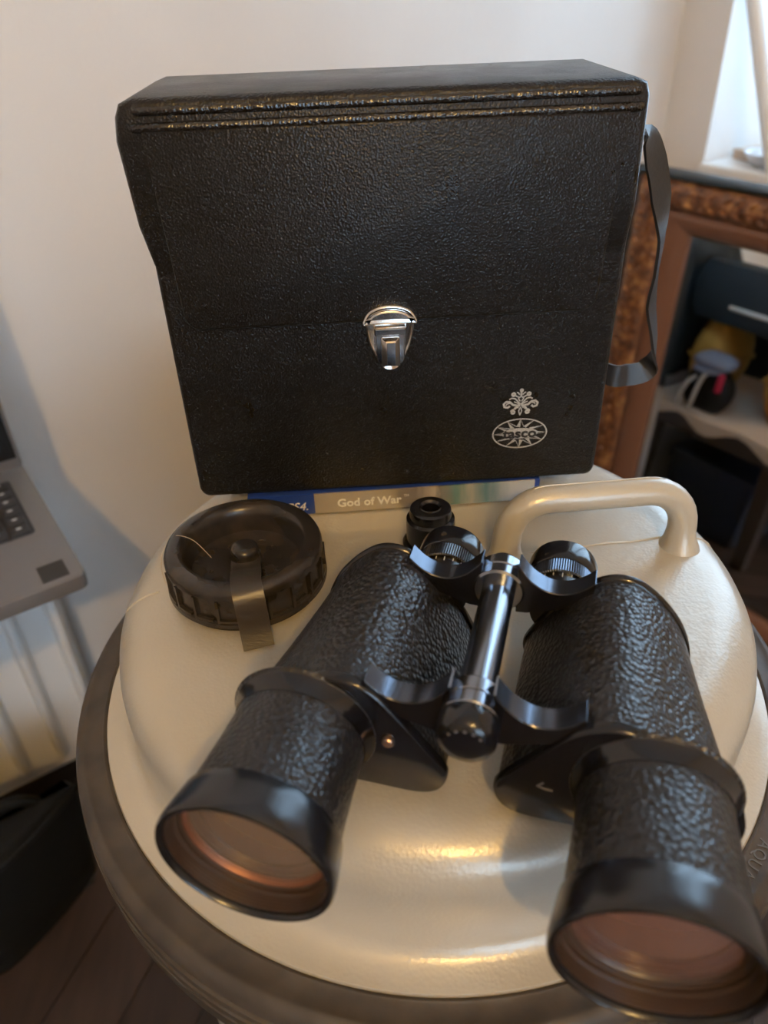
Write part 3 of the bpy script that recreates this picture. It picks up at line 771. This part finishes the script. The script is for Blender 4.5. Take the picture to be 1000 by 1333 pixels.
# bridge arms
for s0, rise in ((0.0595, 0.0), (0.1275, 0.0015)):
    for sx_ in (-1, 1):
        top = [(0.0075, 0.0605), (0.0098, 0.0572), (0.0140, 0.0526), (0.0200, 0.0492), (0.0265, 0.0488), (0.0325, 0.0515), (0.0378, 0.0566)]
        tp = [tuple(p) for p in catmull(top, 4, False)]
        bt_ = [(x, 0.0365 + 0.0075 * max(0, (x - 0.012) / 0.026)) for x, z in tp]
        fx = lambda x, z: ((x + HL * sx_) * sx_, z + rise * min(1, x / 0.03))
        n_ = len(tp); vs = []; fs = []
        for s_ in (s0, s0 + 0.0095):
            for q in (tp, bt_):
                vs += [(fx(*p)[0], s_, fx(*p)[1]) for p in q]
        for k in range(n_ - 1):
            fs += [(k, k + 1, n_ + k + 1, n_ + k), (2 * n_ + k, 2 * n_ + k + 1, 3 * n_ + k + 1, 3 * n_ + k), (k, k + 1, 2 * n_ + k + 1, 2 * n_ + k), (n_ + k, n_ + k + 1, 3 * n_ + k + 1, 3 * n_ + k)]
        for k in (0, n_ - 1): fs.append((k, n_ + k, 3 * n_ + k, 2 * n_ + k))
        o = MB().add(vs, fs).obj('bridge_arm', [m_black, m_arm], bi, smooth=35, bevel=0.0005, bseg=1)
        for p in o.data.polygons:            # bluish metal on the upper band stands in for window sheen
            if p.normal.z > 0.25 and abs(p.normal.y) < 0.3 and p.center.z > 0.0470: p.material_index = 1
        # thin steel strip at the hinge side of the arm
        MB().box((0.0072, s0 + 0.0002, 0.0500), (0.0080, s0 + 0.0093, 0.0604)).obj('arm_edge', m_steel, o, smooth=0).data.transform(Matrix.Diagonal((sx_, 1, 1, 1)) @ Matrix.Translation((HL * sx_, 0, 0)))

# ------------------------------------------------------------------ laptop on a side table
LQ = Vector((-0.377, 0.699, -0.15)); LP = Vector((-0.253, 0.508, -0.15))
lx = Vector((-0.8367, -0.5476, 0)); ly = (LQ - LP).normalized()
ly = Vector((0.5476 * -1, 0.8367, 0))
lap = empty('laptop', LP - Vector((0, 0, 0.016)), math.atan2(-lx.y, -lx.x), 'open dark grey laptop with black keyboard near the left edge', 'laptop')
m_alu = mat('dark_grey_laptop_shell', (0.165, 0.152, 0.147), 0.42, metal=0.2)
bump(m_alu, noise(m_alu, coords(m_alu), 900, 2), 0.08, 0.0002)
m_key = mat('black_keycap', (0.022, 0.021, 0.022), 0.5)
bump(m_key, noise(m_key, coords(m_key), 900, 2), 0.08, 0.0002)
m_scr = mat('dark_laptop_screen', (0.008, 0.009, 0.011), 0.18)
bump(m_scr, noise(m_scr, coords(m_scr), 30, 2), 0.02, 0.0005)
m_stick = mat('dark_sticker', (0.03, 0.028, 0.026), 0.5)
bump(m_stick, noise(m_stick, coords(m_stick), 500, 2), 0.05, 0.0002)
LD, LW = 0.228, 0.335
# local x = to the right (towards the frame), so the laptop runs from x = -LW to 0
MB().loft([[(x, y, z) for x, y in rrect(-LW + i, -i, i, LD - i, 0.008, 4)] for z, i in ((0, 0.003), (0.002, 0.0005), (0.013, 0), (0.0155, 0.0006), (0.016, 0.0014))]).obj('base', m_alu, lap, smooth=40)
kb = MB().loft([[(x, y, z) for x, y in rrect(-LW + 0.020, -0.020, 0.088, 0.197, 0.004, 3)] for z in (0.0155, 0.0163)]).obj('keyboard', m_key, lap, smooth=30)
k0 = None
KPX = (LW - 0.044) / 15
for r_ in range(6):
    for c_ in range(15):
        if k0 is None:
            mb = MB()
            mb.loft([[(x, y, z) for x, y in rrect(-KPX / 2 + 0.0012 + i, KPX / 2 - 0.0012 - i, -0.0080 + i, 0.0080 - i, 0.0015, 2)] for z, i in ((0, 0), (0.0012, 0.0002), (0.0016, 0.0008))])
            mb.add([(-0.0025, 0.0005, 0.0018), (0.002, 0.0005, 0.0018), (0.002, 0.0032, 0.0018), (-0.0025, 0.0032, 0.0018)], [(0, 1, 2, 3)], 1)
            k0 = mb.obj('key', [m_key, m_mark], kb, smooth=30, recalc=False); o = k0
        else:
            o = copy_of(k0, kb)
        o.location = (-0.022 - KPX * (c_ + 0.5), 0.0985 + 0.0177 * r_, 0.0163)
MB().loft([[(x, y, z) for x, y in rrect(-0.225, -0.115, 0.012, 0.078, 0.004, 3)] for z in (0.0155, 0.0161)]).obj('touchpad', m_alu, lap, smooth=30)
MB().box((-0.034, 0.008, 0.0158), (-0.012, 0.033, 0.0163)).obj('sticker', m_stick, lap, smooth=0)
tilt = R(-8)
Ms = Matrix.Translation((0, LD - 0.006, 0.014)) @ Matrix.Rotation(tilt, 4, 'X')
sl = MB().loft([[(x, y, z) for x, z in rrect(-LW + i, -i, 0 + i, 0.215 - i, 0.006, 4)] for y, i in ((-0.003, 0.001), (-0.002, 0), (0.003, 0), (0.0045, 0.002))]).obj('screen_lid', m_alu, lap, smooth=40)
sl.matrix_local = Ms
MB().box((-LW + 0.005, -0.0036, 0.012), (-0.004, -0.0025, 0.210)).obj('display', m_scr, sl, smooth=0)
MB().tube([(-LW + 0.03, LD - 0.004, 0.0145), (-0.03, LD - 0.004, 0.0145)], 0.0045, 14).obj('hinge', m_alu, lap)
m_tab = mat('dark_table_wood', (0.05, 0.035, 0.028), 0.5)
bump(m_tab, noise(m_tab, coords(m_tab, (2, 30, 30)), 4, 3), 0.15, 0.001)
tab = empty('side_table', LP + Vector((0, 0, FLOOR + 0.15)), math.atan2(-lx.y, -lx.x), 'small dark side table under the laptop', 'table')
TH = -0.166 - FLOOR
MB().loft([[(x, y, z) for x, y in rrect(-0.95 + i, -0.12 - i, -0.02 + i, 0.19 - i, 0.006, 3)] for z, i in ((TH - 0.02, 0.001), (TH - 0.018, 0), (TH - 0.0015, 0), (TH - 0.0002, 0.0015))]).obj('table_top', m_tab, tab, smooth=40)
for x in (-0.93, -0.64):
    for y in (0.0, 0.17):
        MB().loft([[(x + sx_ * w_, y + sy_ * w_, z) for sx_, sy_ in ((-1, -1), (1, -1), (1, 1), (-1, 1))] for z, w_ in ((0, 0.009), (TH - 0.02, 0.014))]).obj('leg', m_tab, tab, smooth=30)

# ------------------------------------------------------------------ black bag on the floor
m_bag = mat('black_nylon', (0.005, 0.005, 0.0045), 0.6, spec=0.25)
bump(m_bag, noise(m_bag, coords(m_bag), 120, 4), 0.25, 0.002)
bag = empty('holdall', (-0.52, 0.50, FLOOR), 0, 'black soft holdall standing on the dark floor at the lower left', 'bag')
base = [(-0.415, 0.600), (-0.470, 0.475), (-0.560, 0.420), (-0.67, 0.350), (-0.71, 0.41), (-0.60, 0.482)]
def bagring(z, d, shift=(0, 0)):
    p = [tuple(q) for q in catmull([(x + 0.52 + shift[0], y - 0.50 + shift[1]) for x, y in base], 5)]
    return [(x, y, z) for x, y in offset2(p, d)]
MB().loft([bagring(0, -0.02), bagring(0.012, -0.004), bagring(0.05, 0.002), bagring(0.12, 0.0, (0.008, 0.004)), bagring(0.175, -0.006, (0.014, 0.008)), bagring(0.193, -0.011, (0.016, 0.010)), bagring(0.198, -0.018, (0.016, 0.010))]).obj('bag_body', m_bag, bag, smooth=60)
pp = bagring(0.186, -0.006, (0.015, 0.009))
MB().tube([Vector(p) for p in pp + pp[:1]], 0.0055, 10).obj('rim_piping', m_bag, bag, smooth=60)
hpth = catmull([(0.085, 0.075, 0.192), (0.065, 0.060, 0.215), (0.02, 0.030, 0.222), (-0.03, -0.002, 0.215), (-0.055, -0.02, 0.192)], 5, False)
MB().tube(hpth, 0.007, 10).obj('bag_handle', m_bag, bag, smooth=60)

# ------------------------------------------------------------------ ornate mirror leaning by the window
m_gilt = mat('carved_bronze_wood', (0.20, 0.085, 0.035), 0.42, metal=0.25)
v = coords(m_gilt)
nz = noise(m_gilt, v, 55, 4, 0.65)
lk(m_gilt, ramp(m_gilt, nz, [(0.32, (0.07, 0.028, 0.014)), (0.52, (0.22, 0.085, 0.032)), (0.68, (0.48, 0.23, 0.075))]), bsdf(m_gilt).inputs['Base Color'])
bump(m_gilt, noise(m_gilt, v, 75, 3), 0.7, 0.008)
m_fplain = mat('plain_brown_frame', (0.19, 0.085, 0.048), 0.4)
bump(m_fplain, noise(m_fplain, coords(m_fplain, (1, 8, 1)), 40, 3), 0.15, 0.001)
m_fdark = mat('dark_frame_edge', (0.022, 0.030, 0.034), 0.4)
bump(m_fdark, noise(m_fdark, coords(m_fdark), 90, 2), 0.1, 0.001)
m_mirror = mat('mirror_silver', (0.80, 0.84, 0.86), 0.025, metal=1.0)
bump(m_mirror, noise(m_mirror, coords(m_mirror), 5, 1), 0.01, 0.001)
lean = R(4)
TLc = Vector((0.44815, 1.30246, -0.00554)) - Vector((0.5476, -0.8367, 0)) * 0.030
bx_ = Vector((0.5476, -0.8367, 0))                 # along the top edge, to the right
back_ = Vector((0.8367, 0.5476, 0))
upv = Vector((0, 0, 1)) * math.cos(lean) + back_ * math.sin(lean)
nrm = upv.cross(bx_).normalized()                  # = into the wall or the room
if nrm.dot(-back_) < 0: nrm = -nrm
MH = (TLc.z - FLOOR) / upv.z - 0.002
MW = 0.66
mir = bpy.data.objects.new('wall_mirror', None); COL.objects.link(mir)
org = TLc - upv * MH + bx_ * (MW / 2)
# local x = right, local y = into the wall, local z = up the mirror
yy = -nrm
mir.matrix_world = Matrix(((bx_.x, yy.x, upv.x, org.x), (bx_.y, yy.y, upv.y, org.y), (bx_.z, yy.z, upv.z, org.z), (0, 0, 0, 1)))
tag(mir, 'large leaning mirror in a carved bronze brown frame reflecting dark clutter', 'mirror')
BW = 0.088
SBW = 1.36                                         # the upright bars are broader
# profile across the bar: (distance from outer edge, height toward the room)
segp = [((0.0, -0.02), (0.0, 0.006), (0.005, 0.012), (0.011, 0.011), (0.012, 0.004)), ((0.012, 0.004), (0.016, 0.014), (0.026, 0.021), (0.038, 0.022), (0.050, 0.017), (0.056, 0.008)),
        ((0.056, 0.008), (0.060, 0.011), (0.068, 0.010), (0.080, 0.003), (BW, -0.004), (BW, -0.012))]
mats_seg = [m_fdark, m_gilt, m_fplain]
def corner_pt(d, hgt, c):
    x = (-MW / 2 + d * SBW) if c in (0, 3) else (MW / 2 - d * SBW)
    z = (MH - d) if c in (0, 1) else d
    return Vector((x, -hgt, z))
for bar, (c0, c1) in {'frame_top': (0, 1), 'frame_side': (3, 0), 'frame_bottom': (2, 3), 'frame_side2': (1, 2)}.items():
    mb = MB()
    for mi, sg in enumerate(segp):
        A_ = [corner_pt(d, h, c0) for d, h in sg]; B_ = [corner_pt(d, h, c1) for d, h in sg]
        n_ = len(sg)
        mb.add(A_ + B_, [(i, i + 1, n_ + i + 1, n_ + i) for i in range(n_ - 1)], mi)
    A_ = [corner_pt(0, -0.02, c0), corner_pt(BW, -0.012, c0)]; B_ = [corner_pt(0, -0.02, c1), corner_pt(BW, -0.012, c1)]
    mb.add(A_ + B_, [(0, 2, 3, 1)], 2)
    fo = mb.obj(bar.replace('2', ''), mats_seg, mir, smooth=50, recalc=False)
    # carved leaves along the ornate band: one joined relief per bar
    P0, P1 = corner_pt(0.034, 0.019, c0), corner_pt(0.034, 0.019, c1)
    dirv = (P1 - P0).normalized(); side = dirv.cross(Vector((0, 1, 0)))
    L_ = (P1 - P0).length; n_ = int(L_ / 0.021)
    mb = MB()
    for i in range(n_):
        c = P0 + dirv * (L_ * (i + 0.5) / n_)
        for sgn in (-1, 1):
            cc = c + side * sgn * (0.0085 + random.uniform(-0.002, 0.002)) + dirv * random.uniform(-0.003, 0.003)
            ang = sgn * R(40) + random.uniform(-0.3, 0.3)
            d1 = dirv * math.cos(ang) + side * math.sin(ang); d2 = d1.cross(Vector((0, 1, 0)))
            ra, rb_, rh = random.uniform(0.007, 0.0105), random.uniform(0.0035, 0.0052), random.uniform(0.005, 0.008)
            vs = [cc + Vector((0, -rh, 0)) - Vector((0, 0.001, 0))]; fs = []
            for k in range(8):
                t_ = 2 * PI * k / 8
                vs.append(cc + d1 * math.cos(t_) * ra * 0.6 + d2 * math.sin(t_) * rb_ * 0.6 + Vector((0, -rh * 0.75, 0)))
            for k in range(8):
                t_ = 2 * PI * k / 8
                vs.append(cc + d1 * math.cos(t_) * ra + d2 * math.sin(t_) * rb_ + Vector((0, 0.003, 0)))
            for k in range(8):
                k2 = (k + 1) % 8
                fs.append((0, 1 + k, 1 + k2)); fs.append((1 + k, 9 + k, 9 + k2, 1 + k2))
            mb.add(vs, fs)
    tag(mb.obj('carved_relief', m_gilt, fo, smooth=70), kind='stuff')
x0, x1, z0, z1 = -MW / 2 + BW * SBW - 0.004, MW / 2 - BW * SBW + 0.004, BW - 0.004, MH - BW + 0.004
bv = 0.022
gl = MB().add([(x0, 0.009, z0), (x1, 0.009, z0), (x1, 0.009, z1), (x0, 0.009, z1), (x0 + bv, 0.0065, z0 + bv), (x1 - bv, 0.0065, z0 + bv), (x1 - bv, 0.0065, z1 - bv), (x0 + bv, 0.0065, z1 - bv)],
     [(4, 5, 6, 7), (0, 1, 5, 4), (1, 2, 6, 5), (2, 3, 7, 6), (3, 0, 4, 7)]).obj('bevelled_glass', m_mirror, mir, smooth=0, recalc=False)
MB().box((-MW / 2 + 0.01, 0.0145, 0.01), (MW / 2 - 0.01, 0.019, MH - 0.01)).obj('backboard', m_fplain, mir, smooth=0)

# ------------------------------------------------------------------ window sill things
m_ceram = mat('white_ceramic', (0.75, 0.77, 0.82), 0.25)
bump(m_ceram, noise(m_ceram, coords(m_ceram), 60, 2), 0.03, 0.0005)
o = MB().lathe([(0, 0.0), (0.022, 0.0), (0.034, 0.010), (0.042, 0.021), (0.0405, 0.022), (0.033, 0.012), (0.02, 0.005), (0, 0.004)], 40).obj('dish', m_ceram, None, smooth=60)
o.location = rp(-0.045, 0.185, WZ0 + 0.018); tag(o, 'small white dish on the window sill', 'dish')
m_dk = mat('dark_teal_ceramic', (0.035, 0.055, 0.065), 0.5)
bump(m_dk, noise(m_dk, coords(m_dk), 60, 2), 0.1, 0.001)
o = MB().lathe([(0, 0), (0.020, 0), (0.026, 0.008), (0.028, 0.022), (0.022, 0.036), (0.014, 0.043), (0.016, 0.050), (0.013, 0.050), (0.011, 0.043), (0, 0.040)], 32).obj('small_pot', m_dk, None, smooth=60)
o.location = rp(-0.10, 0.225, WZ0 + 0.018); tag(o, 'small dark pot on the window sill behind the leaning pole', 'pot')
m_tan = mat('tan_card', (0.55, 0.42, 0.32), 0.7)
bump(m_tan, noise(m_tan, coords(m_tan), 200, 2), 0.1, 0.0004)
o = empty('card_box', rp(-0.075, 0.135, WZ0 + 0.018), R(20), 'small tan card box in the corner of the window sill', 'box')
MB().box((-0.025, -0.02, 0), (0.025, 0.02, 0.014)).obj('tray', m_tan, o, smooth=0, bevel=0.001)
MB().box((-0.026, -0.021, 0.010), (0.026, 0.021, 0.0165)).obj('box_lid', m_tan, o, smooth=0, bevel=0.001)
pole = empty('window_pole', rp(0.0, 0.24, WZ0 + 0.018), 0, 'white wooden pole leaning across the window corner', 'pole')
P0_, P1_ = rp(0.0, 0.226, WZ0 + 0.020), rp(0.0, 0.1045, 0.262)
d_ = P1_ - P0_
o = MB().tube([P0_ + d_ * k / 6 - pole.location for k in range(7)], 0.0130, 14).obj('pole_shaft', m_whitegloss, pole, smooth=50)
o = MB().tube([P1_ - d_ * 0.004 - pole.location, P1_ + d_ * 0.05 - pole.location], [0.014, 0.010], 14).obj('pole_tip', m_whitegloss, pole, smooth=50)

# ------------------------------------------------------------------ clutter by the back wall, seen in the mirror
m_yel = mat('ochre_canvas', (0.50, 0.26, 0.045), 0.75)
bump(m_yel, noise(m_yel, coords(m_yel), 60, 3), 0.4, 0.004)
m_teal = mat('black_teal_fabric', (0.014, 0.022, 0.026), 0.6)
bump(m_teal, noise(m_teal, coords(m_teal), 80, 3), 0.3, 0.002)
m_cloth = mat('beige_cloth', (0.56, 0.43, 0.33), 0.85)
bump(m_cloth, noise(m_cloth, coords(m_cloth), 25, 3), 0.5, 0.006)
m_cap2 = mat('grey_blue_cap_fabric', (0.22, 0.23, 0.29), 0.8)
bump(m_cap2, noise(m_cap2, coords(m_cap2), 200, 2), 0.2, 0.001)
m_red = mat('red_fabric', (0.55, 0.02, 0.06), 0.7)
bump(m_red, noise(m_red, coords(m_red), 200, 2), 0.2, 0.001)
m_off = mat('off_white_cord', (0.66, 0.60, 0.54), 0.7)
bump(m_off, noise(m_off, coords(m_off), 200, 2), 0.2, 0.001)
def ang_room(): return math.atan2(E_A.y, E_A.x)
# local frame: x = a (away from the mirror), y = b
def rl(a, b, z, org_): return Vector((a - org_[0], b - org_[1], z - org_[2]))
BT = -0.470
bo = (0.60, 0.19, FLOOR)
bench = empty('low_bench', rp(*bo), ang_room(), 'dark low bench draped with a beige cloth against the back wall', 'bench')
MB().loft([[tuple(rl(a, b, z, bo)) for a, b in rrect(0.46, 0.78, 0.03, 0.36, 0.01, 3)] for z in (BT - 0.05, BT - 0.004)]).obj('bench_top', m_tab, bench, smooth=30)
for a in (0.48, 0.76):
    for b in (0.05, 0.34):
        MB().loft([[tuple(rl(a + s1 * w_, b + s2 * w_, z, bo)) for s1, s2 in ((-1, -1), (1, -1), (1, 1), (-1, 1))] for z, w_ in ((FLOOR, 0.012), (BT - 0.05, 0.018))]).obj('leg', m_tab, bench, smooth=30)
clo = [(0.445, 0.02), (0.452, 0.10), (0.438, 0.18), (0.45, 0.26), (0.44, 0.355), (0.53, 0.372), (0.66, 0.365), (0.785, 0.37), (0.79, 0.2), (0.785, 0.025), (0.62, 0.018), (0.53, 0.022)]
cp_ = [tuple(q) for q in catmull(clo, 4)]
hem = [0.010 + 0.022 * (0.5 + 0.5 * math.sin(i * 0.9)) for i in range(len(cp_))]
o = MB().loft([[tuple(rl(a, b, BT + 0.001, bo)) for a, b in offset2(cp_, -0.012)], [tuple(rl(a, b, BT - 0.002, bo)) for a, b in offset2(cp_, -0.002)], [tuple(rl(a, b, BT - h_, bo)) for (a, b), h_ in zip(cp_, hem)],
               [tuple(rl(a, b, BT - h_, bo)) for (a, b), h_ in zip(offset2(cp_, -0.003), hem)], [tuple(rl(a, b, BT - 0.0036, bo)) for a, b in offset2(cp_, -0.006)]]).obj('cloth', m_cloth, bench, smooth=60)
def soft_box(name, m, a0, a1, b0, b1, z0, z1, r, parent, org_, puff=0.0, smooth=60):
    rings = []
    n_ = 7
    for k in range(n_):
        t = k / (n_ - 1); z = z0 + (z1 - z0) * t
        ins = r * (1 - math.sin(PI * min(max(t, 0.02), 0.98)) ** 0.5) - puff * math.sin(PI * t)
        rings.append([tuple(rl(a, b, z, org_)) for a, b in rrect(a0 + ins, a1 - ins, b0 + ins, b1 - ins, max(0.004, min(r, (a1 - a0) / 2 - ins - 0.001, (b1 - b0) / 2 - ins - 0.001)), 4)])
    return MB().loft(rings).obj(name, m, parent, smooth=smooth)
def sack(b0, b1, label):
    og = (0.60, (b0 + b1) / 2, BT + 0.001)
    s = empty('cushion', rp(*og), ang_room(), label, 'cushion', 'ochre cushions on the bench')
    soft_box('pad', m_yel, 0.53, 0.68, b0, b1, og[2], -0.300, 0.03, s, og)
    pp = [tuple(rl(a, b, (og[2] - 0.300) / 2, og)) for a, b in rrect(0.527, 0.683, b0 - 0.003, b1 + 0.003, 0.03, 4)]
    MB().tube([Vector(p) for p in pp + pp[:1]], 0.003, 8).obj('seam_piping', m_yel, s, smooth=60)
sack(0.045, 0.125, 'ochre cushion standing on the bench next to the wall')
sack(0.225, 0.315, 'ochre cushion standing on the bench further from the wall')
og = (0.60, 0.19, -0.299)
dc = empty('flat_case', rp(*og), ang_room(), 'large black flat case lying on top of the ochre cushions', 'case')
soft_box('shell', m_teal, 0.505, 0.72, 0.035, 0.345, og[2], -0.185, 0.012, dc, og)
MB().tube([rl(0.5035, 0.13 + 0.2 * k / 6, -0.262, og) for k in range(7)], 0.0045, 8).obj('edge_trim', m_off, dc, smooth=60)
og = (0.50, 0.16, BT + 0.001)
bp = empty('rucksack', rp(*og), ang_room(), 'small black rucksack with white cords on the bench', 'rucksack')
soft_box('pack', m_bag, 0.462, 0.525, 0.095, 0.195, og[2], -0.385, 0.02, bp, og)
for b, h_ in ((0.115, 0.055), (0.145, 0.075)):
    MB().tube(catmull([rl(0.462, b - 0.012, og[2] + 0.003, og), rl(0.452, b - 0.006, og[2] + 0.02, og), rl(0.450, b + 0.004, og[2] + h_, og), rl(0.47, b + 0.008, og[2] + h_ + 0.012, og)], 4, False), 0.004, 8).obj('cord', m_off, bp, smooth=60)
MB().box(rl(0.456, 0.188, -0.415, og), rl(0.466, 0.178, -0.378, og)).obj('red_tab', m_red, bp, smooth=0, bevel=0.001)
og = (0.495, 0.145, -0.384)
cpo = empty('baseball_hat', rp(*og), ang_room(), 'grey blue peaked hat resting on the small black rucksack', 'hat')
soft_box('crown', m_cap2, 0.462, 0.53, 0.10, 0.185, og[2], -0.352, 0.022, cpo, og)
MB().loft([[tuple(rl(a, b, z, og)) for a, b in rrect(0.445, 0.50, 0.115, 0.172, 0.02, 4)] for z in (og[2] + 0.001, og[2] + 0.005)]).obj('peak', m_cap2, cpo, smooth=50)
og = (0.57, 0.002, -0.05)
ct = empty('coat', rp(*og), ang_room(), 'long dark coat added on the back wall to darken the mirror view', 'coat')  # added to cover the pale wall so the mirror reflects dark
rows = []
for k in range(9):
    z = -0.05 - 0.40 * k / 8
    half = 0.09 + 0.13 * min(1, k / 2.0)
    fr = []
    for j in range(25):
        u = -half + 2 * half * j / 24
        fr.append(tuple(rl(0.57 + u, 0.010 + 0.006 * math.sin(j * 1.1 + k * 0.25) * min(1, k / 3), z, og)))
    bk = [tuple(rl(0.57 - half + 2 * half * j / 24, 0.0012, z, og)) for j in range(24, -1, -1)]
    rows.append(fr + bk)
MB().loft(rows).obj('coat_body', m_teal, ct, smooth=60)
MB().tube([rl(0.57, 0.0012, -0.046, og), rl(0.57, 0.020, -0.042, og), rl(0.57, 0.026, -0.030, og)], 0.004, 8).obj('coat_hook', m_chrome, ct)
MB().tube(catmull([rl(0.50, 0.012, -0.060, og), rl(0.54, 0.016, -0.046, og), rl(0.57, 0.018, -0.043, og), rl(0.60, 0.016, -0.046, og), rl(0.64, 0.012, -0.060, og)], 4, False), 0.009, 10).obj('collar', m_teal, ct, smooth=60)
og = (0.85, 0.25, FLOOR)
su = empty('suitcase', rp(*og), ang_room(), 'tall dark navy suitcase added behind the bench as dark backing for the mirror', 'suitcase')  # added dark backing that hides pale wall in the reflection
soft_box('suitcase_shell', m_teal, 0.80, 0.90, 0.006, 0.62, og[2] + 0.02, -0.085, 0.03, su, og)
for b in (0.1, 0.5): MB().tube([rl(0.83, b, FLOOR + 0.022, og), rl(0.87, b, FLOOR + 0.022, og)], 0.021, 14).obj('wheel', m_bag, su, smooth=50)
MB().tube(catmull([rl(0.85, 0.25, -0.087, og), rl(0.85, 0.26, -0.065, og), rl(0.85, 0.31, -0.058, og), rl(0.85, 0.36, -0.065, og), rl(0.85, 0.37, -0.087, og)], 4, False), 0.007, 8).obj('suitcase_handle', m_bag, su, smooth=60)
m_navy = mat('navy_storage_plastic', (0.018, 0.026, 0.045), 0.4)
bump(m_navy, noise(m_navy, coords(m_navy), 60, 2), 0.1, 0.001)
og = (0.62, 0.20, FLOOR + 0.0004)
nb2 = empty('storage_box', rp(*og), ang_room(), 'navy storage box pushed under the low bench', 'box')
MB().loft([[tuple(rl(a, b, z, og)) for a, b in rrect(0.51 + i, 0.73 - i, 0.09 + i, 0.30 - i, 0.012, 3)] for z, i in ((og[2], 0.012), (og[2] + 0.15, 0.003), (og[2] + 0.152, 0.0))]).obj('tub', m_navy, nb2, smooth=40)
MB().loft([[tuple(rl(a, b, z, og)) for a, b in rrect(0.507 + i, 0.733 - i, 0.087 + i, 0.303 - i, 0.012, 3)] for z, i in ((og[2] + 0.146, 0.0), (og[2] + 0.165, 0.0), (og[2] + 0.170, 0.005))]).obj('tub_lid', m_navy, nb2, smooth=40)
m_bot = mat('white_bottle_plastic', (0.62, 0.66, 0.70), 0.35)
bump(m_bot, noise(m_bot, coords(m_bot), 60, 2), 0.05, 0.001)
bt = empty('bottle', rp(0.425, 0.075, FLOOR), 0, 'white plastic bottle standing on the floor beside the mirror', 'bottle')
MB().lathe([(0, 0), (0.019, 0), (0.021, 0.004), (0.021, 0.085), (0.016, 0.105), (0.009, 0.114), (0.009, 0.122), (0, 0.122)], 28).obj('bottle_body', m_bot, bt, smooth=50)
MB().lathe([(0.011, 0.116), (0.0115, 0.136), (0.010, 0.138), (0, 0.138)], 20).obj('bottle_cap', m_off, bt, smooth=50)
for i, (a, b, s, m, lb) in enumerate(((0.40, 0.27, 0.020, m_off, 'crumpled pale paper on the floor in front of the mirror'), (0.36, 0.335, 0.015, m_tan, 'crumpled tan paper on the floor in front of the mirror'), (0.30, 0.30, 0.016, m_bot, 'crumpled white paper on the floor nearest the mirror'))):
    bm = bmesh.new(); bmesh.ops.create_icosphere(bm, subdivisions=2, radius=s)
    for vv in bm.verts:
        vv.co *= random.uniform(0.72, 1.15); vv.co.z = max(vv.co.z * 0.7, -s * 0.55)
    me = bpy.data.meshes.new('crumpled_paper'); bm.to_mesh(me); bm.free()
    o = link('crumpled_paper', me, m); o.location = rp(a, b, FLOOR + s * 0.55)
    tag(o, lb, 'paper', 'paper scraps by the mirror')

# ------------------------------------------------------------------ ceiling lamp behind the photographer
lamp = empty('pendant_lamp', (LAMP_POS.x, LAMP_POS.y, LAMP_POS.z), 0, 'bare warm bulb hanging from the ceiling behind the photographer', 'lamp')
m_bulb = bpy.data.materials.new('glowing_bulb'); m_bulb.use_nodes = True
nt = m_bulb.node_tree; nt.nodes.clear()
em_ = nt.nodes.new('ShaderNodeEmission'); ou = nt.nodes.new('ShaderNodeOutputMaterial')
em_.inputs[0].default_value = (*LAMP_COLOR, 1); em_.inputs[1].default_value = LAMP_STRENGTH
nt.links.new(em_.outputs[0], ou.inputs[0])
MB().lathe([(0, -0.024), (0.014, -0.020), (0.022, -0.010), (0.024, 0.0), (0.022, 0.012), (0.016, 0.030), (0.014, 0.045)], 20).obj('bulb', m_bulb, lamp, smooth=60)
MB().lathe([(0.016, 0.044), (0.020, 0.046), (0.020, 0.085), (0.008, 0.095), (0, 0.095)], 20).obj('lamp_holder', m_whitegloss, lamp, smooth=50)
MB().tube([(0, 0, 0.09), (0, 0, CEIL - LAMP_POS.z - 0.02)], 0.003, 8).obj('flex', m_whitegloss, lamp)
MB().lathe([(0, CEIL - LAMP_POS.z - 0.03), (0.03, CEIL - LAMP_POS.z - 0.028), (0.045, CEIL - LAMP_POS.z - 0.001), (0, CEIL - LAMP_POS.z - 0.001)], 24).obj('ceiling_rose', m_whitegloss, lamp)
bpy.context.view_layer.update()
